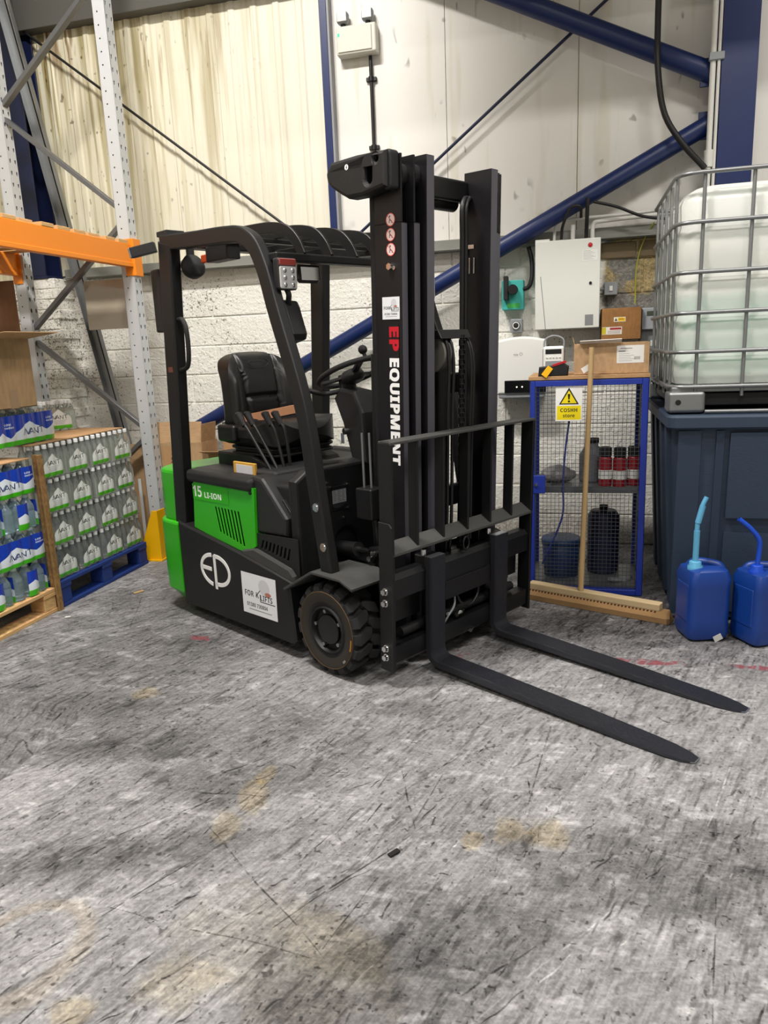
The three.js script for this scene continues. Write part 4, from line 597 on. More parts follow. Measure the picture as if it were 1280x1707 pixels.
cableT('thick black cable hanging in a long curve beside the column', [[0.42, 3.6, -4.86], [0.415, 3.1, -4.86], [0.425, 2.85, -4.86], [0.47, 2.62, -4.86], [0.57, 2.46, -4.86], [0.70, 2.32, -4.88]], 0.017);
tag(put('earth_wire', hose([[0.45, 2.07, -5.06], [0.40, 1.98, -5.13], [0.365, 1.85, -5.148], [0.36, 1.6, -5.15]], 0.005, 30, 6), std(0xa8a840, 0.6)), 'yellow green earth wire running down the bare blocks', 'wire');
{ const t = thing('conduit_run', 'pair of white conduits clipped to the side of the column', 'conduit', [0.725, 0.0, -4.915]); put('pipe', rod([-0.005, 1.2, 0], [-0.005, 6.15, 0], 0.016, 10), M.pipeWhite, t); put('pipe', rod([0.024, 1.2, 0.01], [0.024, 6.15, 0.01], 0.009, 10), M.pipeWhite, t); put('coupler', rod([-0.005, 2.33, 0], [-0.005, 2.42, 0], 0.025, 12), M.pipeWhite, t); put('clip', bx(-0.03, 0.05, 2.88, 2.92, 0.0, 0.03, 0.004), M.grey, t); }
// ---------- mesh store cabinet ----------
const CG = thing('mesh_cage_cabinet', 'blue steel cage cabinet with wire mesh door', 'cage', [0.066, 0, -4.1]);
{ const W = 0.305, H = 1.19, D = 0.46, f = 0.03; const c = M.cageBlue;
  for (const x of [-W, W - f]) for (const z of [-0.002, -D]) put('post', bx(x, x + f, 0.0, H, z - f, z, 0.003), c, CG);
  for (const y of [0.0, H - f]) { for (const z of [-0.002, -D]) put('cross_rail', bx(-W + f, W - f, y, y + f, z - f, z, 0.003), c, CG); for (const x of [-W, W - f]) put('side_rail', bx(x, x + f, y, y + f, -D, -f, 0.003), c, CG); }
  const door = sub('door', CG); for (const [a, b, y0, y1] of [[-W + 0.004, -W + 0.028, 0.004, H - 0.004], [W - 0.036, W - 0.004, 0.004, H - 0.004]]) put('door_stile', bx(a, b, y0, y1, 0, 0.022, 0.003), c, door);
  for (const y of [0.004, H - 0.034]) put('door_rail', bx(-W + 0.028, W - 0.036, y, y + 0.03, 0, 0.022, 0.003), c, door);
  put('lock_plate', bx(-W + 0.02, -W + 0.085, 0.575, 0.675, 0.002, 0.026, 0.003), c, door); put('padlock', mg([rod([-W + 0.035, 0.625, 0.026], [-W + 0.035, 0.625, 0.034], 0.009, 10)]), M.chrome, door);
  const wires = []; const p = 0.0215; for (let x = -W + 0.03; x < W - 0.03; x += p) wires.push(bx(x - 0.0011, x + 0.0011, 0.03, H - 0.03, 0.006, 0.0085, 0)); for (let y = 0.03; y < H - 0.03; y += p) wires.push(bx(-W + 0.03, W - 0.03, y - 0.0011, y + 0.0011, 0.0085, 0.011, 0));
  const wm = put('wire_mesh', mg(wires), M.wire, door); wm.userData.kind = 'stuff';
  for (const [nm, x] of [['side_mesh', -W + 0.012], ['side_mesh', W - 0.012]]) { const w2 = []; for (let z = -D; z < 0; z += p) w2.push(bx(x - 0.001, x + 0.001, 0.03, H - 0.03, z - 0.001, z + 0.001, 0)); for (let y = 0.03; y < H - 0.03; y += p) w2.push(bx(x - 0.001, x + 0.001, y - 0.001, y + 0.001, -D, 0, 0)); const m = put(nm, mg(w2), M.wire, CG); m.userData.kind = 'stuff'; }
  put('shelf', bx(-W + 0.01, W - 0.01, 0.585, 0.60, -D, -0.03, 0.002), M.galv, CG); put('shelf_lip', bx(-W + 0.03, W - 0.03, 0.57, 0.605, -0.032, -0.026, 0.001), std(0x55585c, 0.5), CG); put('floor_tray', bx(-W + 0.01, W - 0.01, 0.03, 0.04, -D, -0.03, 0.001), M.galv, CG); put('top_board', bx(-W - 0.006, W + 0.002, H, H + 0.02, -D - 0.02, 0.02, 0.002), M.cardPale, CG);
  const coshh = print(280, 360, (g, w, h) => { g.fillStyle = '#f0f0ec'; g.fillRect(0, 0, w, h); g.fillStyle = '#f2dc00'; g.fillRect(12, 200, w - 24, h - 212); g.fillStyle = '#14140f'; g.beginPath(); g.moveTo(140, 10); g.lineTo(246, 186); g.lineTo(34, 186); g.closePath(); g.fill(); g.fillStyle = '#f2dc00'; g.beginPath(); g.moveTo(140, 38); g.lineTo(224, 174); g.lineTo(56, 174); g.closePath(); g.fill(); g.fillStyle = '#14140f'; g.beginPath(); g.moveTo(126, 76); g.lineTo(154, 76); g.lineTo(147, 134); g.lineTo(133, 134); g.fill(); g.beginPath(); g.arc(140, 154, 12, 0, 7); g.fill(); g.textAlign = 'center'; g.font = 'bold 56px sans-serif'; g.fillText('COSHH', 140, 266); g.font = 'bold 52px sans-serif'; g.fillText('store', 140, 322); });
  const sgn = put('hazard_sign', bx(-0.169, -0.030, 0.970, 1.154, 0.0125, 0.0155, 0.001), M.white, CG); put('sign_print', new THREE.PlaneGeometry(0.136, 0.181).translate(-0.0995, 1.062, 0.0158), coshh, sgn);
}
const can = (x, z, label, col) => { const t = thing('spray_can', label, 'can', [x, 0.60, z], 0, 'cans on the cage shelf'); put('body', lathe([[0.0001, 0], [0.034, 0], [0.036, 0.004], [0.036, 0.15], [0.028, 0.165], [0.0001, 0.165]], 20), col, t); put('band', lathe([[0.0365, 0.04], [0.0365, 0.09]], 20), M.white, t); put('cap', lathe([[0.03, 0.16], [0.033, 0.165], [0.033, 0.21], [0.026, 0.215], [0.0001, 0.215]], 20), M.dark, t); };
const canRed = std(0x8e1420, 0.4);
can(0.165, -4.2, 'red can with black cap on the cage shelf', canRed); can(0.24, -4.18, 'red can with black cap on the cage shelf', canRed); can(0.315, -4.22, 'red can with black cap on the cage shelf', canRed);
{ const t = thing('paint_tub', 'dark blue round tub on the floor of the cage', 'tub', [-0.07, 0.04, -4.33]); put('body', lathe([[0.0001, 0], [0.098, 0], [0.108, 0.2], [0.0001, 0.2]], 28), std(0x1d3560, 0.45), t); put('lid', lathe([[0.0001, 0.225], [0.108, 0.225], [0.114, 0.215], [0.114, 0.198], [0.108, 0.196]], 28), std(0x20406e, 0.45), t); put('wire_handle', new THREE.TorusGeometry(0.11, 0.003, 6, 24, Math.PI).rotateX(-2.6).translate(0, 0.19, 0.0), M.steel, t); }
{ const t = thing('rag_bundle', 'crumpled silver rag on the cage shelf', 'rag', [-0.095, 0.601, -4.30]); const g = new THREE.SphereGeometry(0.07, 24, 16); const p = g.attributes.position; for (let i = 0; i < p.count; i++) { const x = p.getX(i), y = p.getY(i), z = p.getZ(i), k = 0.72 + 0.6 * fbm(x * 30 + 5, y * 30 + z * 24 + 9, 3); p.setXYZ(i, x * k * 1.3, Math.max(0, 0.04 + y * k * 0.7), z * k); } g.computeVertexNormals(); put('cloth', g, std(0x8c8a8a, 0.45, 0.3), t); }
{ const t = thing('grey_jug', 'grey plastic jug on the cage shelf', 'jug', [0.10, 0.60, -4.34]); put('body', lathe([[0.0001, 0], [0.07, 0], [0.075, 0.01], [0.075, 0.15], [0.05, 0.19], [0.03, 0.2], [0.03, 0.22], [0.0001, 0.22]], 20), std(0x6e6f74, 0.5), t); put('cap', rod([0, 0.22, 0], [0, 0.245, 0], 0.034, 14), M.dark, t); }
{ const t = thing('navy_drum', 'dark navy drum at the back of the cage floor', 'drum', [0.17, 0.04, -4.42]); put('body', lathe([[0.0001, 0], [0.085, 0], [0.09, 0.01], [0.09, 0.34], [0.07, 0.37], [0.0001, 0.37]], 24), std(0x141c38, 0.5), t); put('cap', rod([0, 0.37, 0], [0, 0.4, 0], 0.025, 12), M.dark, t); }
tag(put('cloth_strip', hose([[0.2, 0.054, -4.2], [0.24, 0.064, -4.17], [0.29, 0.058, -4.19], [0.32, 0.08, -4.16]], 0.012, 18, 8), M.grey), 'pale rolled strip on the cage floor', 'cloth');
tag(put('blue_cable', hose([[-0.03, 0.98, -4.114], [-0.05, 0.8, -4.114], [-0.06, 0.62, -4.114], [-0.06, 0.45, -4.114], [-0.13, 0.25, -4.13], [-0.17, 0.15, -4.15]], 0.006, 40, 6), std(0x2a3a90, 0.5)), 'thin blue cable hanging inside the cage', 'cable');
// things on top of the cage
{ const t = thing('cardboard_box', 'open cardboard box with white address label on the cage', 'box', [0.178, 1.21, -4.24]); const w = 0.187, h = 0.16, d = 0.12;
  put('front', bx(-w, w, 0, h, d - 0.004, d, 0.001), M.card, t); put('back', bx(-w, w, 0, h, -d, -d + 0.004, 0.001), M.card, t); for (const s of [-1, 1]) put('side', bx(s * w - 0.002, s * w + 0.002, 0, h, -d, d, 0.001), M.card, t); put('bottom', bx(-w, w, 0, 0.004, -d, d, 0.001), M.card, t);
  put('flap', bar([-0.16, h + 0.008, d + 0.014], [0.05, h + 0.012, d + 0.012], 0.04, 0.003, [0, 0.4, 0.9]), M.white, t); put('flap', bar([-w, h, -d + 0.01], [-w, h, d - 0.02], 0.08, 0.003, [-0.25, 0.97, 0]), M.card, t);
  put('address_label', new THREE.PlaneGeometry(0.135, 0.09).translate(0.095, 0.1, d + 0.0008), print(300, 200, (c, a, b) => { c.fillStyle = '#e6e4e0'; c.fillRect(0, 0, a, b); c.fillStyle = '#5a5a5e'; c.font = 'italic bold 26px serif'; c.fillRect(40, 30, 130, 7); c.fillRect(20, 60, 74, 10); c.fillStyle = '#a0a0a2'; for (let i = 0; i < 5; i++) c.fillRect(20, 92 + i * 20, 120 + (i * 53) % 90, 5); c.fillStyle = '#444'; for (let i = 0; i < 14; i++) c.fillRect(192 + i * 5, 128, (i * 7) % 3 + 1, 36); }), t); put('torn_label', bar([-0.145, 0.02, d + 0.001], [-0.105, 0.045, d + 0.001], 0.03, 0.001, [-0.5, 0.8, 0]), M.white, t); }
{ const t = thing('portable_radio', 'white portable radio with grey speaker and aerial', 'radio', [-0.118, 1.21, -4.19]); put('case', bx(-0.055, 0.055, 0, 0.155, -0.035, 0.035, 0.014, 3), M.white, t); put('side_trim', bx(-0.058, 0.058, 0.004, 0.15, -0.03, 0.022, 0.014, 3), std(0x5a2a20, 0.5), t); put('screen', bx(-0.042, 0.042, 0.115, 0.14, 0.034, 0.037, 0.002), std(0x16181a, 0.2), t); put('speaker_grille', bx(-0.042, 0.042, 0.012, 0.078, 0.034, 0.037, 0.002), M.grey, t); for (let k = 0; k < 5; k++) put('button', cb(-0.034 + k * 0.017, 0.096, 0.036, 0.009, 0.007, 0.004, 0.001), M.offWhite, t); put('aerial', rod([-0.035, 0.15, -0.02], [-0.072, 0.52, -0.02], 0.0018, 6), M.steel, t); put('handle', hose([[-0.05, 0.13, 0], [-0.045, 0.19, 0], [0.0, 0.21, 0], [0.05, 0.19, 0], [0.052, 0.13, 0]], 0.005, 24, 6), M.grey, t); }
{ const t = thing('tape_dispenser', 'black tape dispenser with a yellow strip on the cage', 'tape', [-0.11, 1.21, -4.10]); put('body', ext([[-0.085, 0], [0.07, 0], [0.075, 0.05], [0.045, 0.07], [-0.02, 0.055], [-0.08, 0.05]], -0.02, 0.02, 0.006), M.blackPlastic, t); put('yellow_tape', bar([-0.055, 0.002, 0.026], [-0.02, 0.048, 0.023], 0.032, 0.003, [1, 0, 0]), M.yellow, t); put('red_clip', bar([-0.01, 0.055, 0.012], [0.06, 0.075, 0.012], 0.012, 0.02, [0, 1, 0]), M.red, t); }
// broom
{ const t = thing('broom', 'wide wooden yard broom leaning on the blue cage', 'broom', [0.115, 0, -3.87], -0.40);
  put('head', bx(-0.375, 0.345, 0.05, 0.088, -0.026, 0.03, 0.006), M.woodPale, t);
  put('bristle_row', loft([-0.385, -0.2, 0, 0.2, 0.37, 0.38].map((x, i) => { const k = i > 4 ? 0.7 : 1; return [[x, 0.052, -0.024], [x, 0.002, -0.04 * k], [x, 0.002, 0.06 * k], [x, 0.03, 0.062 * k], [x, 0.052, 0.028]].map(([a, b, c]) => [a + (b < 0.04 ? 0.02 * (x > 0.3 ? 1 : 0) : 0), b, c]); }), 0.6), std(0xb89060, 0.9, 0, { bumpMap: grainAt(20), bumpScale: 0.003 }), t).userData.kind = 'stuff';
  const tf = []; for (let k = 0; k < 38; k++) tf.push(cb(-0.36 + k * 0.0185, 0.046, 0.033, 0.009, 0.014, 0.01, 0.002)); put('tuft_row', mg(tf), std(0x4a2c18, 0.9), t).userData.kind = 'stuff';
  const inv = (p) => { t.updateMatrixWorld(true); const v = t.worldToLocal(V(...p)); return [v.x, v.y, v.z]; };
  put('handle', rod([...inv([0.041, 0.075, -3.885])], [...inv([0.078, 1.352, -4.055])], 0.0145, 14, 0.0135), M.woodHandle, t); }
// ---------- bund bin with the caged tank on top ----------
{ const t = thing('plastic_bin', 'large dark navy plastic bin under the caged tank', 'bin', [1.1, 0, -4.28]);
  const ring = (hw, hd, y, r) => roundRect(-hw, hw, -hd, hd, r, 4).map(([x, z]) => [x, y, z]).reverse();
  put('body', loft([ring(0.555, 0.475, 0.0, 0.04), ring(0.595, 0.51, 0.02, 0.05), ring(0.645, 0.56, 0.97, 0.05)], 0.4), M.binNavy, t);
  put('rim', extY(roundRect(-0.68, 0.68, -0.6, 0.595, 0.05, 4), 0.962, 1.028, 0.01), M.binNavy, t);
  const face = (x0, x1, y0, y1, dz) => { const z = (y) => 0.51 + 0.05 * (y - 0.02) / 0.95 + dz; return loft([[y0], [y1]].map(([y]) => [[x0, y, z(y) - 0.03], [x1, y, z(y) - 0.03], [x1, y, z(y)], [x0, y, z(y)]]), 0.3); };
  put('front_rib', face(-0.625, -0.525, 0.03, 0.955, 0.012), M.binNavy, t); put('front_rib', face(-0.46, -0.425, 0.03, 0.955, 0.014), M.binNavy, t); put('front_panel', face(-0.40, 0.55, 0.535, 0.945, 0.022), M.binNavy, t); put('front_panel', face(-0.40, 0.55, 0.05, 0.46, 0.006), M.binNavy, t);
  for (const z of [0.36, 0.12, -0.12, -0.36]) put('side_rib', bar([-0.60, 0.03, z], [-0.65, 0.955, z], 0.03, 0.09, [1, 0, 0]), M.binNavy, t); }
const TK = thing('caged_tank', 'white plastic liquid tank in a galvanised tube cage', 'tank', [1.03, 1.03, -4.29]);
{ const hw = 0.6, hd = 0.53; const y0 = 1.03; const Ys = [2.095, 1.888, 1.672, 1.493, 1.317, 1.156].map((y) => y - y0);
  const ringPts = (r, hwx, hdx) => { const c = roundRect(-hwx, hwx, -hdx, hdx, r, 6); return new THREE.CatmullRomCurve3(c.map(([x, z]) => V(x, 0, z)), true, 'catmullrom', 0.1); };
  Ys.forEach((y) => put('cage_ring', new THREE.TubeGeometry(ringPts(0.09, hw, hd), 120, 0.0095, 8, true).translate(0, y, 0), M.galv, TK));
  const vt = (x, z) => put('cage_upright', rod([x, 0.08, z], [x, Ys[0], z], 0.0085, 8), M.galv, TK);
  for (let k = 0; k < 6; k++) { const x = -hw + 0.115 + k * 0.202; vt(x, hd - 0.012); vt(x, -hd + 0.012); } for (let k = 0; k < 5; k++) { const z = hd - 0.11 - k * 0.21; vt(-hw + 0.012, z); vt(hw - 0.012, z); }
  const tank = phy({ color: 0xfcfaf6, roughness: 0.35, transmission: 0.42, thickness: 0, ior: 1.4 });
  const sec = (w, d, y, r) => roundRect(-w, w, -d, d, r, 6).map(([x, z]) => [x, y, z]).reverse();
  const TW = hw - 0.028, TD = hd - 0.028; const secs = [[0.9, 0.135], [0.985, 0.16]]; const body = [sec(TW - 0.04, TD - 0.04, 0.125, 0.08), sec(TW, TD, 0.165, 0.11)]; for (const [a, b] of [[Ys[5], Ys[4]], [Ys[4], Ys[3]], [Ys[3], Ys[2]], [Ys[2], Ys[1]]]) { body.push(sec(TW - 0.006, TD - 0.006, a + 0.012, 0.11)); body.push(sec(TW + 0.004, TD + 0.004, a + 0.05, 0.11)); body.push(sec(TW + 0.004, TD + 0.004, b - 0.04, 0.11)); body.push(sec(TW - 0.006, TD - 0.006, b - 0.005, 0.11)); }
  body.push(sec(TW, TD, Ys[1] + 0.09, 0.11)); body.push(sec(TW - 0.02, TD - 0.02, Ys[1] + 0.135, 0.11)); body.push(sec(TW - 0.07, TD - 0.07, Ys[1] + 0.165, 0.1)); body.push(sec(TW - 0.18, TD - 0.18, Ys[1] + 0.18, 0.1));
  body.sort((a, b) => a[0][1] - b[0][1]);
  put('tank_shell', loft(body, 0.9), tank, TK);
  put('liquid', loft([sec(TW - 0.05, TD - 0.05, 0.135, 0.08), sec(TW - 0.018, TD - 0.018, 0.175, 0.1), sec(TW - 0.018, TD - 0.018, 1.578 - y0, 0.1)], 0.6), std(0x7fd8c2, 0.3), TK);
  put('filler_cap', lathe([[0.0001, 0.055], [0.085, 0.055], [0.09, 0.045], [0.09, 0], [0.075, -0.02]], 28).translate(0, Ys[1] + 0.185, 0), std(0xb02020, 0.5), TK);
  put('base_tray', bx(-hw + 0.01, hw - 0.01, 0.10, 0.125, -hd + 0.01, hd - 0.01, 0.006), M.galv, TK);
  for (const x of [-1, 1]) for (const z of [-1, 1]) { const f = put('corner_foot', bx(x > 0 ? hw - 0.16 : -hw - 0.005, x > 0 ? hw + 0.005 : -hw + 0.16, 0.004, 0.105, z > 0 ? hd - 0.14 : -hd - 0.005, z > 0 ? hd + 0.012 : -hd + 0.14, 0.018, 3), M.galv, TK); if (x < 0 && z > 0) put('foot_hole_shade', rod([-hw + 0.04, 0.055, hd + 0.006], [-hw + 0.04, 0.055, hd + 0.0135], 0.013, 14), M.dark, f); }  // dark disc stands in for the shade inside an open hole
  put('pallet_deck', bx(-hw + 0.03, hw - 0.03, 0.035, 0.095, -hd + 0.03, hd - 0.03, 0.006), M.blackPlastic, TK); put('base_runner', hose([[-hw + 0.16, 0.010, hd + 0.002], [0, 0.010, hd + 0.004], [hw - 0.16, 0.010, hd + 0.002]], 0.0095, 12, 8), M.galv, TK); }
// jerrycans
function jerrycan(label, [x, z], turn, spout) {
  const t = thing('jerrycan', label, 'jerrycan', [x, 0, z], turn); const hw = 0.098, hd = 0.094; const S = (w, d, y, r, dx = 0) => roundRect(-w + dx, w + dx, -d, d, r, 5).map(([a, b]) => [a, y, b]).reverse();
  put('body', loft([S(hw - 0.03, hd - 0.03, 0.0, 0.02), S(hw - 0.008, hd - 0.008, 0.012, 0.03), S(hw, hd, 0.04, 0.03), S(hw - 0.003, hd - 0.003, 0.10, 0.03), S(hw - 0.003, hd - 0.003, 0.26, 0.03), S(hw, hd, 0.30, 0.03), S(hw - 0.012, hd - 0.012, 0.335, 0.03), S(hw - 0.04, hd - 0.035, 0.348, 0.025)], 0.7), M.canBlue, t);
  put('handle', hose([[0.08, 0.315, 0.03], [0.065, 0.345, 0.015], [0.01, 0.356, -0.02], [-0.03, 0.35, -0.05], [-0.05, 0.325, -0.06]], 0.019, 24, 10), M.canBlue, t);
  put('side_panel', bx(-hw - 0.001, -hw + 0.01, 0.09, 0.27, -0.06, 0.06, 0.008), M.canBlue, t);
  put('neck', lathe([[0.034, 0.335], [0.034, 0.352], [0.027, 0.355], [0.027, 0.372], [0.02, 0.376], [0.0001, 0.376]], 20).translate(-0.052, 0, 0.02), spout.mat, t); put('spout', hose(spout.pts.map(([a, b, c]) => [a - 0.052, b, c + 0.02]), 0.0105, 40, 12), spout.mat, t);
  for (const [p, q, r] of spout.sleeves || []) put('spout_sleeve', rod([p[0] - 0.052, p[1], p[2] + 0.02], [q[0] - 0.052, q[1], q[2] + 0.02], r, 14), spout.mat, t);
  return t;
}
{ const t = jerrycan('blue jerrycan with a pale cyan spout beside the bin', [0.592, -3.56], 0.28, { mat: M.spoutCyan, pts: [[0, 0.37, 0], [0.0, 0.5, 0.0], [0.004, 0.57, 0.0], [0.022, 0.64, 0.0], [0.038, 0.675, 0.0]], sleeves: [[[0, 0.375, 0], [0.001, 0.52, 0], 0.0135], [[0.003, 0.555, 0], [0.022, 0.635, 0], 0.0135]] }); put('torn_label', bar([0.02, 0.012, 0.0945], [0.055, 0.03, 0.0955], 0.03, 0.001, [0, 1, 0]), std(0xc8c8c4, 0.7), t); }
jerrycan('blue jerrycan with a curved bright blue spout', [0.838, -3.535], 0.50, { mat: M.spoutBlue, pts: [[0, 0.37, 0], [0.006, 0.44, 0], [0.002, 0.49, 0.0], [-0.03, 0.54, -0.018], [-0.075, 0.585, -0.045]] });
// ---------- pallet rack on the left ----------
const RK = thing('pallet_rack', 'grey pallet racking bay with orange beam and timber decking', 'rack', [-2.9, 0, -4.62]);
{ const w = 0.045, d = 0.04, slotsH = [], boltsH = [];   // hollow post, teardrop slots to the aisle, bolt holes on the flank
  for (let y = 0.1; y < 4.5; y += 0.075) { for (const q of [-0.024, 0.024]) slotsH.push([[q - 0.007, y - 0.006], [q - 0.003, y - 0.014], [q + 0.003, y - 0.014], [q + 0.007, y - 0.006], [q + 0.007, y + 0.013], [q - 0.007, y + 0.013]]); boltsH.push(circ(-0.012, y + 0.03, 0.0055, 8)); }
  const face = extX([[-d, 0.008], [d, 0.008], [d, 4.6], [-d, 4.6]], w - 0.003, w, 0, slotsH), flank = ext([[-w, 0.008], [w, 0.008], [w, 4.6], [-w, 4.6]], d - 0.003, d, 0, boltsH), rear = bx(-w, w, 0.008, 4.6, -d, -d + 0.003, 0), lip = bx(-w, -w + 0.003, 0.008, 4.6, -d, d, 0), foot = bx(-0.07, 0.07, 0, 0.008, -0.06, 0.06, 0.001);
  const upright = (x, z) => { const u = sub('upright', RK); u.position.set(x, 0, z); put('slotted_face', face, M.rackGrey, u); put('flank', flank, M.rackGrey, u); put('flank', rear, M.rackGrey, u); put('back_face', lip, M.rackGrey, u); put('foot_plate', foot, M.galv, u); };
  upright(0, 0); upright(-0.85, 0); upright(0, 2.75); upright(-0.85, 2.75);
  const br = (p, q, z) => put('brace', bar([p[0], p[1], z], [q[0], q[1], z], 0.045, 0.03, [0, 0, 1]), M.braceSteel, RK);
  const zig = [[-0.86, 4.35], [0.0, 3.77], [-0.84, 3.05], [-0.845, 3.01], [0.0, 2.335], [-0.85, 1.615], [-0.84, 1.575], [0.0, 0.9], [-0.84, 0.25]];
  for (const z of [0.0, 2.75]) { br([0.02, 3.73], [-0.84, 3.05], z); br([-0.845, 3.01], [0.0, 2.335], z); br([0.0, 2.29], [-0.85, 1.60], z); br([-0.845, 1.56], [-0.01, 0.90], z); br([-0.01, 0.86], [-0.84, 0.2], z); }
  for (const x of [0.02, -0.87]) { const b = put('beam', mg([bx(x - 0.025, x + 0.025, 1.985, 2.13, 0.03, 2.72, 0.004), bx(x + 0.02, x + 0.03, 1.985, 2.012, 0.03, 2.72, 0.003)]), M.orange, RK); for (const z of [0.0, 2.75]) put('end_connector', bx(x - 0.03, x + 0.045, 1.93, 2.165, z - 0.044, z + 0.046, 0.003), M.orange, b); if (x > 0) put('safety_clip', bx(x + 0.045, x + 0.05, 2.10, 2.13, -0.04, -0.02, 0.001), std(0xb03050, 0.5), b); }
  for (let k = 0; k < 18; k++) put('deck_board', bx(-0.90, 0.035 + rr(-0.012, 0.012), 2.13, 2.152, 0.06 + k * 0.148, 0.165 + k * 0.148 + rr(-0.01, 0.01), 0.003), M.wood, RK); }
{ const t = thing('post_guard', 'yellow steel guard at the foot of the rack upright', 'post guard', [-2.86, 0, -4.47]); put('guard_plate', ext([[-0.06, 0.012], [0.07, 0.012], [0.07, 0.36], [0.03, 0.36], [-0.06, 0.14]], 0.035, 0.045, 0.002), M.yellow, t); put('side_plate', bx(0.062, 0.07, 0.012, 0.36, -0.06, 0.035, 0.002), M.yellow, t); put('foot', bx(-0.07, 0.08, 0, 0.012, -0.06, 0.06, 0.002), M.yellow, t); }
{ const t = thing('leaning_upright', 'galvanised steel channel leaning sideways against the wall', 'steel channel', [0, 0, 0]); const p = [-3.19, 0.0, -4.975], q = [-3.83, 4.0, -4.865]; put('web', bar(p, q, 0.085, 0.004, [1, 0, 0]), M.galv, t); for (const s of [-1, 1]) put('flange', bar([p[0] + s * 0.042, p[1] + s * 0.007, p[2] + 0.018], [q[0] + s * 0.042, q[1] + s * 0.007, q[2] + 0.018], 0.004, 0.04, [1, 0, 0]), M.galv, t); put('centre_groove', bar([p[0] + 0.01, 0.02, p[2] + 0.003], [q[0] + 0.01, q[1], q[2] + 0.003], 0.008, 0.003, [1, 0, 0]), M.dark, t); }
tag(put('acrylic_sheet', bx(-3.33, -2.955, 1.60, 1.93, -4.70, -4.692, 0.002), phy({ color: 0xb5ab98, roughness: 0.12, clearcoat: 1, clearcoatRoughness: 0.05 })), 'glossy grey panel fixed behind the rack upright', 'panel');
// pallets
function pallet(name, label, mat, [x0, x1, z0, z1], h) { // aisle side at x1
  const t = thing(name, label, 'pallet', [x1, 0, (z0 + z1) / 2]); const W = x1 - x0, L = (z1 - z0) / 2; const bw = 0.1;
  for (let i = 0; i < 7; i++) { const x = -i * (W - bw) / 6; put('top_board', bx(x - bw, x, h - 0.022, h, -L, L, 0.004), mat, t); }
  for (const z of [-L, -0.05, L - 0.1]) { put('stringer', bx(-W, 0, h - 0.044, h - 0.022, z, z + 0.1, 0.003), mat, t); for (const x of [0, -(W - 0.1) / 2, -(W - 0.1)]) put('block', bx(x - 0.1, x - 0.004, 0.022, h - 0.044, z + 0.002, z + 0.098, 0.004), mat, t); }
  for (const x of [0, -(W - 0.1) / 2, -(W - 0.1)]) put('bottom_board', bx(x - 0.1, x, 0, 0.022, -L, L, 0.003), mat, t); return t; }
const bluePaint = std(0x0c327e, 0.6, 0, { bumpMap: grainAt(6), bumpScale: 0.001 });
pallet('pallet', 'blue painted pallet carrying clear bottle packs', bluePaint, [-3.95, -2.86, -4.37, -3.46], 0.155);
pallet('pallet', 'raw timber pallet carrying blue labelled bottle packs', M.wood, [-3.85, -2.86, -3.42, -2.35], 0.14);
// bottles
const pet = phy({ color: 0xf2f7f4, roughness: 0.08, transmission: 0.92, thickness: 0.05, ior: 1.33 });
const petBlue = phy({ color: 0xd2eaf4, roughness: 0.08, transmission: 0.85, thickness: 0.05, ior: 1.33 });
const bottleG = (r, h, n = 12) => lathe([[0.0001, 0], [r * 0.82, 0], [r, h * 0.03], [r, h * 0.27], [r * 0.93, h * 0.30], [r, h * 0.33], [r, h * 0.5], [r * 0.94, h * 0.53], [r, h * 0.56], [r * 0.93, h * 0.66], [r * 0.62, h * 0.8], [r * 0.42, h * 0.87], [r * 0.42, h * 0.91], [0.0001, h * 0.91]], n);
const capG = (r, h) => lathe([[r * 0.48, h * 0.885], [r * 0.5, h * 0.89], [r * 0.5, h * 0.985], [r * 0.42, h], [0.0001, h]], 10);
const capMat = std(0xe4e6e6, 0.4);
function drawAvant(c, w, h, col) { c.save(); c.strokeStyle = col; c.lineWidth = h * 0.13; c.lineJoin = 'miter'; const L = (pts) => { c.beginPath(); pts.forEach(([x, y], i) => (i ? c.lineTo(x * w, y * h) : c.moveTo(x * w, y * h))); c.stroke(); }; L([[0.0, 1], [0.12, 0], [0.15, 1]]); L([[0.17, 0.1], [0.24, 0.95], [0.36, 0.05]]); L([[0.28, 1], [0.40, 0.1], [0.50, 1]]); L([[0.31, 0.7], [0.46, 0.68]]); L([[0.55, 1], [0.56, 0.15], [0.74, 1], [0.76, 0.1]]); L([[0.80, 0.08], [1.0, 0.04]]); L([[0.9, 0.06], [0.9, 1]]); c.restore(); }
const clearLabel = print(384, 320, (c, w, h) => { c.fillStyle = '#dfe2e0'; c.fillRect(0, 0, w, h); c.fillStyle = '#55c020'; c.fillRect(0, h * 0.82, w, h * 0.18); c.save(); c.translate(w * 0.16, h * 0.30); drawAvant(c, w * 0.68, h * 0.2, '#26282a'); c.restore(); c.fillStyle = '#9aa0a0'; for (let i = 0; i < 4; i++) c.fillRect(w * (0.2 + 0.04 * i), h * (0.56 + i * 0.06), w * (0.6 - 0.08 * i), h * 0.018); }, 0.25);
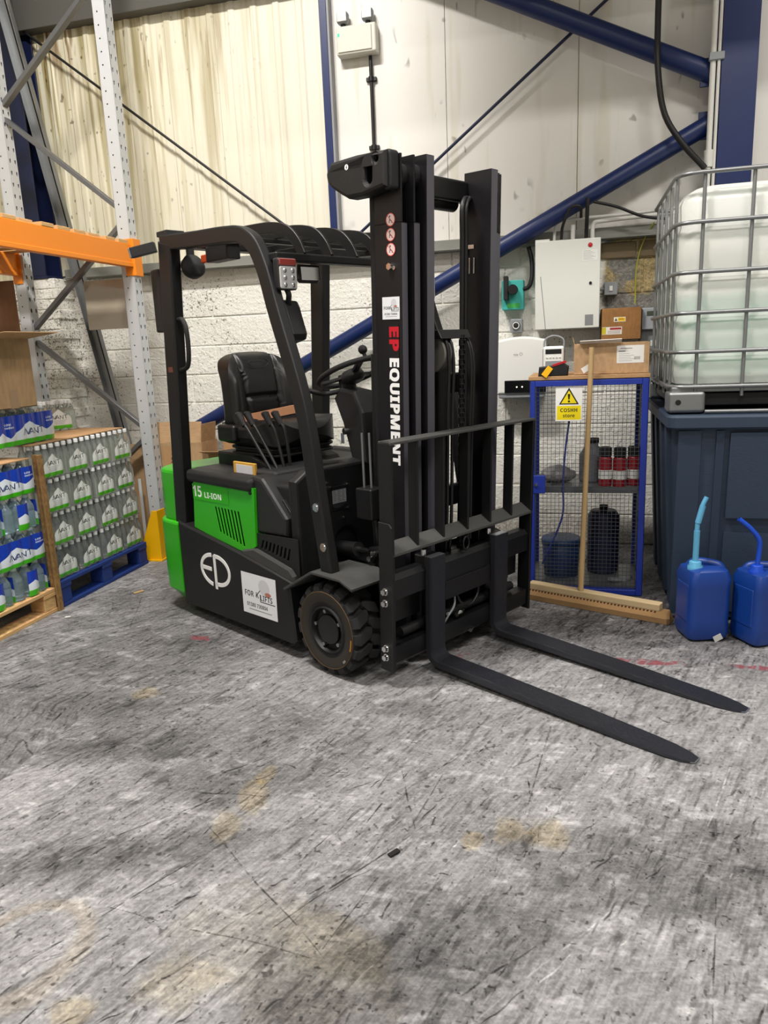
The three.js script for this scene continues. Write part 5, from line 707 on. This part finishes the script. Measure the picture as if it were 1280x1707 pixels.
function sheet(n, len, y0, top, bump, pitch, flip) { // film hugging the bottles, facing +x, length along z
  const pos = [], uv = [], idx = []; const rows = 4; let H = 0; for (let i = 0; i <= n; i++) H = Math.max(H, top(i / n));
  for (let i = 0; i <= n; i++) { const t = i / n, z = len / 2 - t * len, x = bump * Math.abs(Math.cos(Math.PI * (z / pitch + 0.5 * flip))); for (let j = 0; j <= rows; j++) { const y = y0 + (top(t) - y0) * j / rows; const tuck = j === 0 ? -0.006 : 0; pos.push(x + tuck, y, z); uv.push(t, (y - y0) / (H - y0)); } }
  for (let i = 0; i < n; i++) for (let j = 0; j < rows; j++) { const a = i * (rows + 1) + j, b = a + rows + 1; idx.push(a, b, b + 1, a, b + 1, a + 1); }
  const g = new THREE.BufferGeometry(); g.setAttribute('position', new THREE.Float32BufferAttribute(pos, 3)); g.setAttribute('uv', new THREE.Float32BufferAttribute(uv, 2)); g.setIndex(idx); g.computeVertexNormals(); return g; }
clearLabel.side = THREE.DoubleSide;
const P = 0.0565, RB = 0.0275, HB = 0.193;
const bg = bottleG(RB, HB), cg = capG(RB, HB);
const peak = (t) => 0.012 + 0.1 * Math.pow(Math.sin(Math.PI * clamp(0.012 + 0.976 * t)), 0.16) + 0.028 * Math.max(0, 1 - Math.abs(t - 0.5) * 4.2);
const clearSheet = sheet(30, P * 2.9, 0.012, peak, 0.006, P, 0);
function clearPack(deep) {
  const t = thing('bottle_pack', '', 'bottle pack', [0, 0, 0], 0, 'clear bottle packs on the blue pallet');
  for (let i = 0; i < 4; i++) for (let k = 0; k < deep; k++) { const b = put('bottle', bg, pet, t); b.position.set(-RB - k * P * 0.93 - 0.004, 0, (1.5 - i) * P); const c = put('cap', cg, capMat, b); }
  const s = put('pack_label', clearSheet, clearLabel, t); s.position.set(-0.004, 0, 0.5 * P - 0.5 * P * 0 - 0.02); return t; }
const layerName = ['bottom layer', 'second layer', 'third layer', 'top layer'];
let cp = null;
for (let r = 0; r < 4; r++) for (let k = 0; k < 4; k++) { const o = cp ? copyOf(cp) : (cp = clearPack(3)); o.userData.label = `clear bottle pack in the ${layerName[r]} on blue pallet, ${['beside the timber board', 'second from the timber board', 'third from the timber board', 'beside the rack upright'][k]}`; o.position.set(-2.872 + rr(-0.006, 0.004) - 0.004 * r, 0.157 + r * 0.1965, -3.585 - k * 0.2275 + rr(-0.0006, 0.0006)); o.rotation.y = rr(-0.006, 0.006); }
tag(put('cardboard_sheet', bx(-3.92, -2.93, 0.942, 0.948, -4.36, -3.475, 0.001), M.cardPale), 'flat cardboard sheet on top of the clear bottle packs', 'cardboard');
// blue labelled packs on the timber pallet
const blueLabel = print(1024, 400, (c, w, h) => { c.fillStyle = '#1c3cae'; c.fillRect(0, 0, w, h); c.fillStyle = '#dfe6f0'; c.beginPath(); c.moveTo(0, h * 0.74); c.lineTo(w * 0.1, h * 0.52); c.lineTo(w * 0.22, h * 0.74); c.lineTo(w * 0.42, h * 0.46); c.lineTo(w * 0.56, h * 0.26); c.lineTo(w * 0.68, h * 0.42); c.lineTo(w * 0.86, h * 0.62); c.lineTo(w, h * 0.44); c.lineTo(w, h); c.lineTo(0, h); c.fill(); c.fillStyle = '#46b81e'; c.fillRect(0, h * 0.84, w, h * 0.16); c.save(); c.translate(w * 0.44, h * 0.48); drawAvant(c, w * 0.34, h * 0.22, '#1a2c66'); c.restore(); c.fillStyle = '#e6ecf6'; c.font = `bold ${h * 0.1}px sans-serif`; c.fillText('LOW', w * 0.16, h * 0.32); c.fillText('sodium', w * 0.16, h * 0.42); c.fillText('LOW', w * 0.86, h * 0.26); c.fillText('sodium', w * 0.86, h * 0.36); }, 0.22); blueLabel.side = THREE.DoubleSide;
const stripLabel = print(128, 320, (c, w, h) => { c.fillStyle = '#1c3cae'; c.fillRect(0, 0, w, h); c.fillStyle = '#dfe6f0'; c.beginPath(); c.moveTo(0, h * 0.5); c.lineTo(w * 0.5, h * 0.38); c.lineTo(w, h * 0.52); c.lineTo(w, h); c.lineTo(0, h); c.fill(); c.fillStyle = '#46b81e'; c.fillRect(0, h * 0.76, w, h * 0.24); }, 0.22); stripLabel.side = THREE.DoubleSide;
const PB = 0.083, RBb = 0.0405, HBb = 0.182; const bgB = bottleG(RBb, HBb, 14), cgB = capG(RBb * 0.75, HBb);
function wrapPack(kind) {
  const n = kind === 'long' ? 6 : 3, deep = kind === 'long' ? 3 : 2; const t = thing('bottle_pack', '', 'bottle pack', [0, 0, 0], 0, 'blue labelled bottle packs');
  for (let i = 0; i < n; i++) for (let k = 0; k < deep; k++) { const b = put('bottle', bgB, petBlue, t); b.position.set(-RBb - 0.004 - k * PB, 0, ((n - 1) / 2 - i) * PB); put('cap', cgB, capMat, b); }
  if (kind === 'long') { const g = sheet(72, PB * n, 0.004, () => 0.15, 0.009, PB, 1); put('pack_wrapper', g, blueLabel, t); } else { const g = sheet(12, PB * 0.95, 0.004, () => 0.145, 0.014, PB, 0); const m = put('pack_label', g, stripLabel, t); m.position.z = -0.0; const m2 = put('pack_label', g, stripLabel, t); m2.position.set(-0.05, 0, -PB * 1.47); m2.rotation.y = Math.PI / 2; m2.scale.x = 0.1; }
  return t; }
let lp = null, sp = null; const lab = { 3: 'blue printed bottle pack in the top layer on the timber pallet', 1: 'blue printed bottle pack in the second layer on the timber pallet', 2: 'clear ended bottle pack in the third layer on the timber pallet', 0: 'clear ended bottle pack in the bottom layer on the timber pallet' };
for (let r = 0; r < 4; r++) { if (r % 2) for (let k = 0; k < 2; k++) { const o = lp ? copyOf(lp) : (lp = wrapPack('long')); o.userData.label = lab[r] + [', beside the board', ', away from the board'][k]; o.position.set(-2.875 - 0.003 * r, 0.142 + r * 0.1855, -3.155 + k * 0.505); } else for (let k = 0; k < 4; k++) { const o = sp ? copyOf(sp) : (sp = wrapPack('short')); o.userData.label = lab[r] + [', beside the board', ', second from the board', ', third from the board', ', fourth from the board'][k]; o.position.set(-2.875, 0.142 + r * 0.1855, -3.275 + k * 0.256); } }
tag(put('cardboard_sheet', bx(-3.3, -2.885, 0.884, 0.890, -3.40, -2.4, 0.001), M.cardPale), 'flat cardboard sheet on top of the blue labelled packs', 'cardboard');
tag(put('corner_board', mg([bx(-2.90, -2.845, 0.0, 0.90, -3.448, -3.43, 0.003), bx(-2.856, -2.842, 0.0, 0.90, -3.448, -3.41, 0.003)]), M.woodDull), 'tall brown timber board upright between the two pallets', 'board');
{ const o = copyOf(lp, 'blue printed bottle pack lying on the cardboard sheet'); o.position.set(-2.985, 0.95, -3.52); o.rotation.y = 0.05; o.scale.set(1, 1.13, 1); }
{ const o = copyOf(cp, 'small clear bottle pack standing alone near the wall'); o.position.set(-3.28, 0.95, -4.2); o.rotation.y = -0.5; }
// open carton on the packs
{ const t = thing('cardboard_box', 'open brown carton with raised flaps on top of the bottles', 'box', [-3.15, 1.158, -3.385]); const w = 0.21, d = 0.2, h = 0.37;
  put('side', bx(w - 0.005, w, 0, h, -d, d, 0.001), M.card, t); put('side', bx(-w, -w + 0.005, 0, h, -d, d, 0.001), M.card, t); for (const s of [-1, 1]) put('end', bx(-w, w, 0, h, s * d - 0.0025, s * d + 0.0025, 0.001), M.card, t); put('bottom', bx(-w, w, 0, 0.005, -d, d, 0.001), M.card, t);
  put('flap', bar([w, h, -d], [w, h, d], 0.2, 0.004, [0.97, 0.12, 0]), M.card, t).position.set(0.1, 0.012, 0); put('flap', bx(-w, w - 0.04, h, h + 0.31, -d - 0.003, -d + 0.002, 0.001), M.cardDark, t); put('flap', bar([-w, h, -d], [-w, h, d], 0.2, 0.004, [-0.97, 0.12, 0]), M.card, t).position.set(-0.1, 0.012, 0);
  put('tape', bx(w, w + 0.001, 0, 0.1, -0.06, 0.0, 0), std(0xa68868, 0.4), t); }
// cartons behind the truck
const carton = (label, [x, y, z], turn, [w, h, d], flaps, mat = M.card) => { const t = thing('cardboard_box', label, 'box', [x, y, z], turn); for (const s of [-1, 1]) { put('side', bx(s * w - 0.0025, s * w + 0.0025, 0, h, -d, d, 0.001), mat, t); put('end', bx(-w, w, 0, h, s * d - 0.0025, s * d + 0.0025, 0.001), mat, t); } put('bottom', bx(-w, w, 0, 0.005, -d, d, 0.001), mat, t); for (const [p, q, len, side] of flaps) { const s = V(...side).normalize(); const g = bar(p, q, len, 0.004, side); put('flap', g.translate(s.x * len / 2, s.y * len / 2, s.z * len / 2), mat, t); } return t; };
{ const t = carton('brown printed carton standing open behind the rack upright', [-2.73, 0.457, -4.80], 0.0, [0.19, 0.34, 0.12], [[[-0.19, 0.34, 0.12], [0.19, 0.34, 0.12], 0.15, [0.0, 0.98, -0.25]], [[0.19, 0.34, -0.10], [0.19, 0.34, 0.12], 0.13, [0.1, 0.95, 0]]]);
  put('print', new THREE.PlaneGeometry(0.10, 0.15).translate(-0.06, 0.24, 0.1232), print(128, 192, (c, w, h) => { c.fillStyle = '#b48c62'; c.fillRect(0, 0, w, h); c.fillStyle = '#3a2c22'; c.translate(w * 0.85, h * 0.95); c.rotate(-Math.PI / 2 + 0.15); c.font = 'bold 62px sans-serif'; c.fillText('HOSE', 0, 0); }, 0.9), t); }
carton('pale opened carton with a wide flap beside the seat', [-2.33, 0.457, -4.80], 0, [0.16, 0.26, 0.12], [[[-0.16, 0.26, 0.12], [0.16, 0.26, 0.12], 0.16, [0, 0.25, 1]], [[0.16, 0.26, -0.10], [0.16, 0.26, 0.12], 0.16, [0.7, 0.8, 0]], [[-0.16, 0.26, -0.12], [0.16, 0.26, -0.12], 0.13, [0, 1, 0.0]]], M.cardPale);
carton('brown carton with folded flap next to the clear bottle packs', [-3.13, 0.0, -4.79], 0.0, [0.11, 0.68, 0.1], [[[-0.11, 0.68, 0.1], [0.11, 0.68, 0.1], 0.11, [0, 0.95, -0.1]], [[-0.11, 0.68, -0.1], [-0.11, 0.68, 0.1], 0.11, [-0.5, 0.8, 0]]]);
{ const t = thing('storage_crate', 'black crate under the cartons behind the forklift', 'crate', [-2.56, 0, -4.86]); put('body', bx(-0.40, 0.40, 0.012, 0.38, -0.14, 0.14, 0.012), M.dark, t); put('rim', bx(-0.415, 0.415, 0.38, 0.418, -0.15, 0.15, 0.008), M.blackPlastic, t); for (const x of [-0.36, 0.26]) put('runner', bx(x, x + 0.1, 0, 0.014, -0.13, 0.13, 0.002), M.blackPlastic, t); }
tag(put('carton_tray', bx(-2.97, -2.15, 0.42, 0.455, -5.0, -4.70, 0.004), M.cardDark), 'flattened brown carton lying on the black crate', 'cardboard');
for (const [i, x] of [[0, -3.02], [1, -2.96]]) tag(put('metal_strip', bar([x, 0.0, -4.50 - 0.02 * i], [x - 0.06, 0.55, -4.60 - 0.02 * i], 0.022, 0.006, [1, 0, 0]), i ? M.rackGrey : M.galv), i ? 'pale metal strip leaning by the rack upright' : 'grey metal strip leaning by the clear bottle packs', 'metal strip');
// litter on the concrete
const chip = (label, [x, z], s, mat, turn) => { const t = tag(put('floor_scrap', bar([0, 0.004, 0], [s, 0.006, 0], s * 0.45, 0.005, [0, 0, 1]), mat), label, 'scrap'); t.position.set(x, 0, z); t.rotation.y = turn; };
chip('small dark twig on the bare concrete in front', [-0.49, -1.75], 0.035, M.dark, 0.9); chip('pale splinter of wood beside the blue pallet', [-2.58, -3.75], 0.06, M.woodHandle, 1.0); chip('white paper scrap under the broom handle', [0.06, -4.0], 0.03, M.white, 0.2); chip('white paper scrap right of the broom handle', [0.24, -3.99], 0.03, M.white, 0.5); chip('tiny pale chip beside the timber pallet', [-2.74, -3.32], 0.03, M.white, 0.3);
renderer.render(scene, camera);
